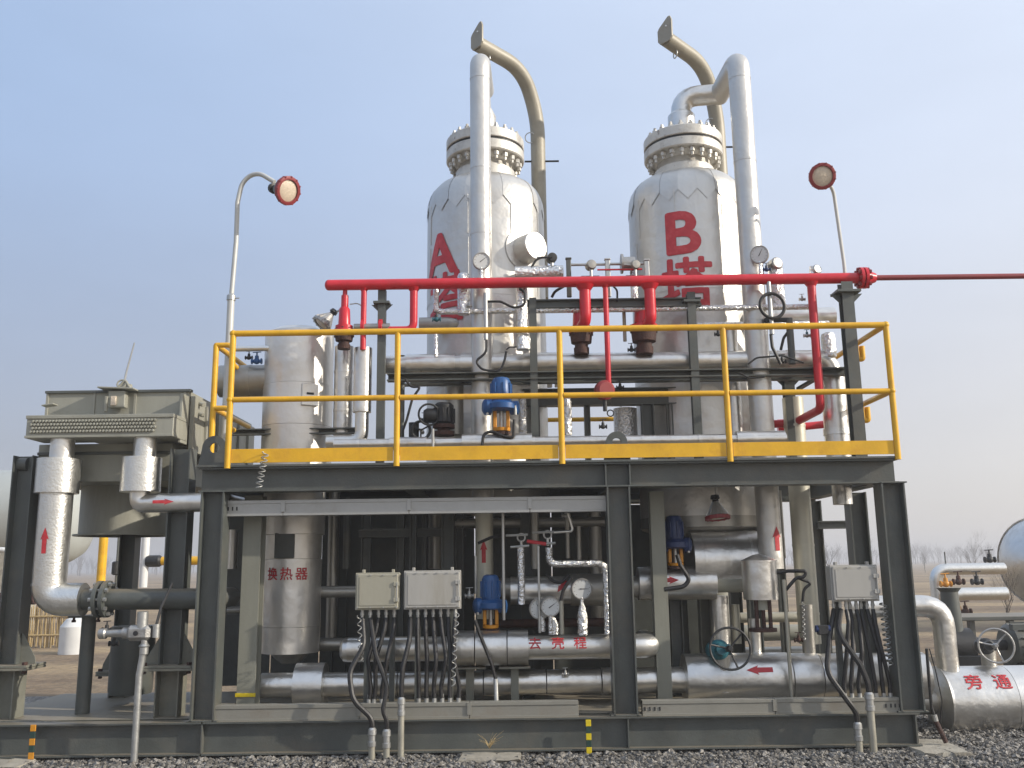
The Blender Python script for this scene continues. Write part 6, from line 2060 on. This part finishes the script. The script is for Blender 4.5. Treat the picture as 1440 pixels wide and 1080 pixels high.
# white drum and low wall, brown heaps
q0, q1 = VP(106, 905, 10.5, 866, 940)
q1.z = max(q1.z, -.02)
tag(MB().lathe([(0, .3), (q0.z - q1.z - .2, .3), (q0.z - q1.z - .06, .2), (q0.z - q1.z, .02)], q1, n=26).build('white_drum', 'white'), 'small white domed drum on the bare ground at left', 'drum')
t = thing('low_wall', 'low dull brick wall far behind the left frame', 'wall', P(120, 830, 34))
xa, xb = P(-60, 830, 34).x, P(330, 830, 34).x
for i in range(14):
    a_, b_ = xa + (xb - xa) * i / 14, xa + (xb - xa) * (i + 1) / 14
    MB().b2((a_ + .02, 34, -.05), (b_ - .02, 34.24, .62 + random.uniform(-.03, .03)), .01).build('panel', 'brick', t)

# ================================================================== trees and tree line
def tree_mesh(h, spread, seed, depth=5, thin=1.0):
    rnd = random.Random(seed)
    tr_, br = MB(), MB()
    def grow(p, d, L, r, lev, mb):
        q = p + d * L
        m_ = p.lerp(q, .5) + Vector((rnd.uniform(-1, 1), rnd.uniform(-1, 1), 0)) * L * .07
        mb.tube([p, m_, q], [r, r * .8, r * .55], 4 if lev < 2 else 3, .001, cap=False, steps=1)
        if lev >= depth:
            return
        for k in range(3 if lev else 4):
            a = rnd.uniform(0, 2 * math.pi)
            tl = rnd.uniform(.2, .62) * spread
            s = Vector((math.cos(a) * tl, math.sin(a) * tl, rnd.uniform(.05, .35)))
            grow(p.lerp(q, rnd.uniform(.35, 1.0)), (d + s).normalized(), L * rnd.uniform(.6, .88), r * .5, lev + 1, br)
    grow(Vector((0, 0, 0)), Vector((0, 0, 1)), h * .30, .011 * h * thin, 0, tr_)
    return tr_, br
def bare_tree(label, px, pyt, pyb, Y, seed):
    x = P(px, pyb, Y).x
    h = zat(pyt, x, Y)
    t = thing('bare_tree', label, 'tree', (x, Y, -.02), 'bare winter trees')
    tr_, br = tree_mesh(h, .95, seed, 6)
    for mb, n_ in ((tr_, 'trunk'), (br, 'crown')):
        mb.v = [v + Vector((x, Y, -.02)) for v in mb.v]
        mb.build(n_, 'bark', t, fix=False)
    return t
bare_tree('bare winter tree above the upper foil pipe at right', 1368, 742, 790, 60, 3)
bare_tree('faint bare tree left of the polished tank', 1386, 752, 790, 85, 5)
bare_tree('bare bush like tree in front of the polished tank', 1416, 768, 860, 12.2, 8)
bare_tree('bare tree seen between the rear posts of the skid', 1166, 742, 800, 70, 11)
bare_tree('bare tree seen beside the right front column', 1222, 748, 800, 75, 12)
bare_tree('bare tree low at the right end of the tree line', 1300, 768, 790, 110, 14)
def merge_trees(n, seeds, depth, hr, xr, yr, thin):
    protos = []
    for q in seeds:
        tr_, br = tree_mesh(1.0, .9, q, depth, thin)
        v = np.array([tuple(p) for p in tr_.v + br.v])
        f = [list(a_) for a_ in tr_.f] + [[i + len(tr_.v) for i in a_] for a_ in br.f]
        f = np.array([a_ if len(a_) == 4 else a_ + [a_[-1]] for a_ in f])
        protos.append((v, f))
    vs, fs, k = [], [], 0
    for i in range(n):
        v, f = protos[i % len(protos)]
        h, a_ = rng.uniform(*hr), rng.uniform(0, 6.28)
        w_ = h * rng.uniform(.8, 1.2)
        x = v[:, 0] * math.cos(a_) - v[:, 1] * math.sin(a_)
        y = v[:, 0] * math.sin(a_) + v[:, 1] * math.cos(a_)
        vs.append(np.stack([x * w_ + rng.uniform(*xr), y * w_ + rng.uniform(*yr), v[:, 2] * h - .02], 1))
        fs.append(f + k)
        k += len(v)
    me = bpy.data.meshes.new('treeline')
    me.from_pydata(np.concatenate(vs).tolist(), [], np.concatenate(fs).tolist())
    me.materials.append(MT['bark'])
    o = bpy.data.objects.new('treeline', me)
    COL.objects.link(o)
    return o
o = merge_trees(1100, range(100, 112), 4, (7, 12), (-420, 420), (300, 560), 1.6)
o['label'] = 'far line of bare trees along the hazy horizon'
o['kind'] = 'stuff'

# ================================================================== winter haze
hz_m = bpy.data.materials.new('winter haze')
hz_m.use_nodes = True
hn, hl = hz_m.node_tree.nodes, hz_m.node_tree.links
hn.remove(hn['Principled BSDF'])
pv = hn.new('ShaderNodeVolumePrincipled')
pv.inputs['Color'].default_value = (0.93, 0.92, 0.93, 1)
pv.inputs['Density'].default_value = 0.0028
pv.inputs['Anisotropy'].default_value = 0.2
hl.new(pv.outputs[0], hn['Material Output'].inputs['Volume'])
MT['haze'] = hz_m
mb = MB()
mb.v = [Vector((x, y, z)) for x in (-1510, 1510) for y in (-70, 2510) for z in (-1.02, 12.5)]
mb.f = [(0, 1, 3, 2), (4, 6, 7, 5), (0, 4, 5, 1), (2, 3, 7, 6), (0, 2, 6, 4), (1, 5, 7, 3)]
o = mb.build('haze', 'haze')
o['kind'] = 'stuff'
o['label'] = 'thin pale winter haze over the whole site'
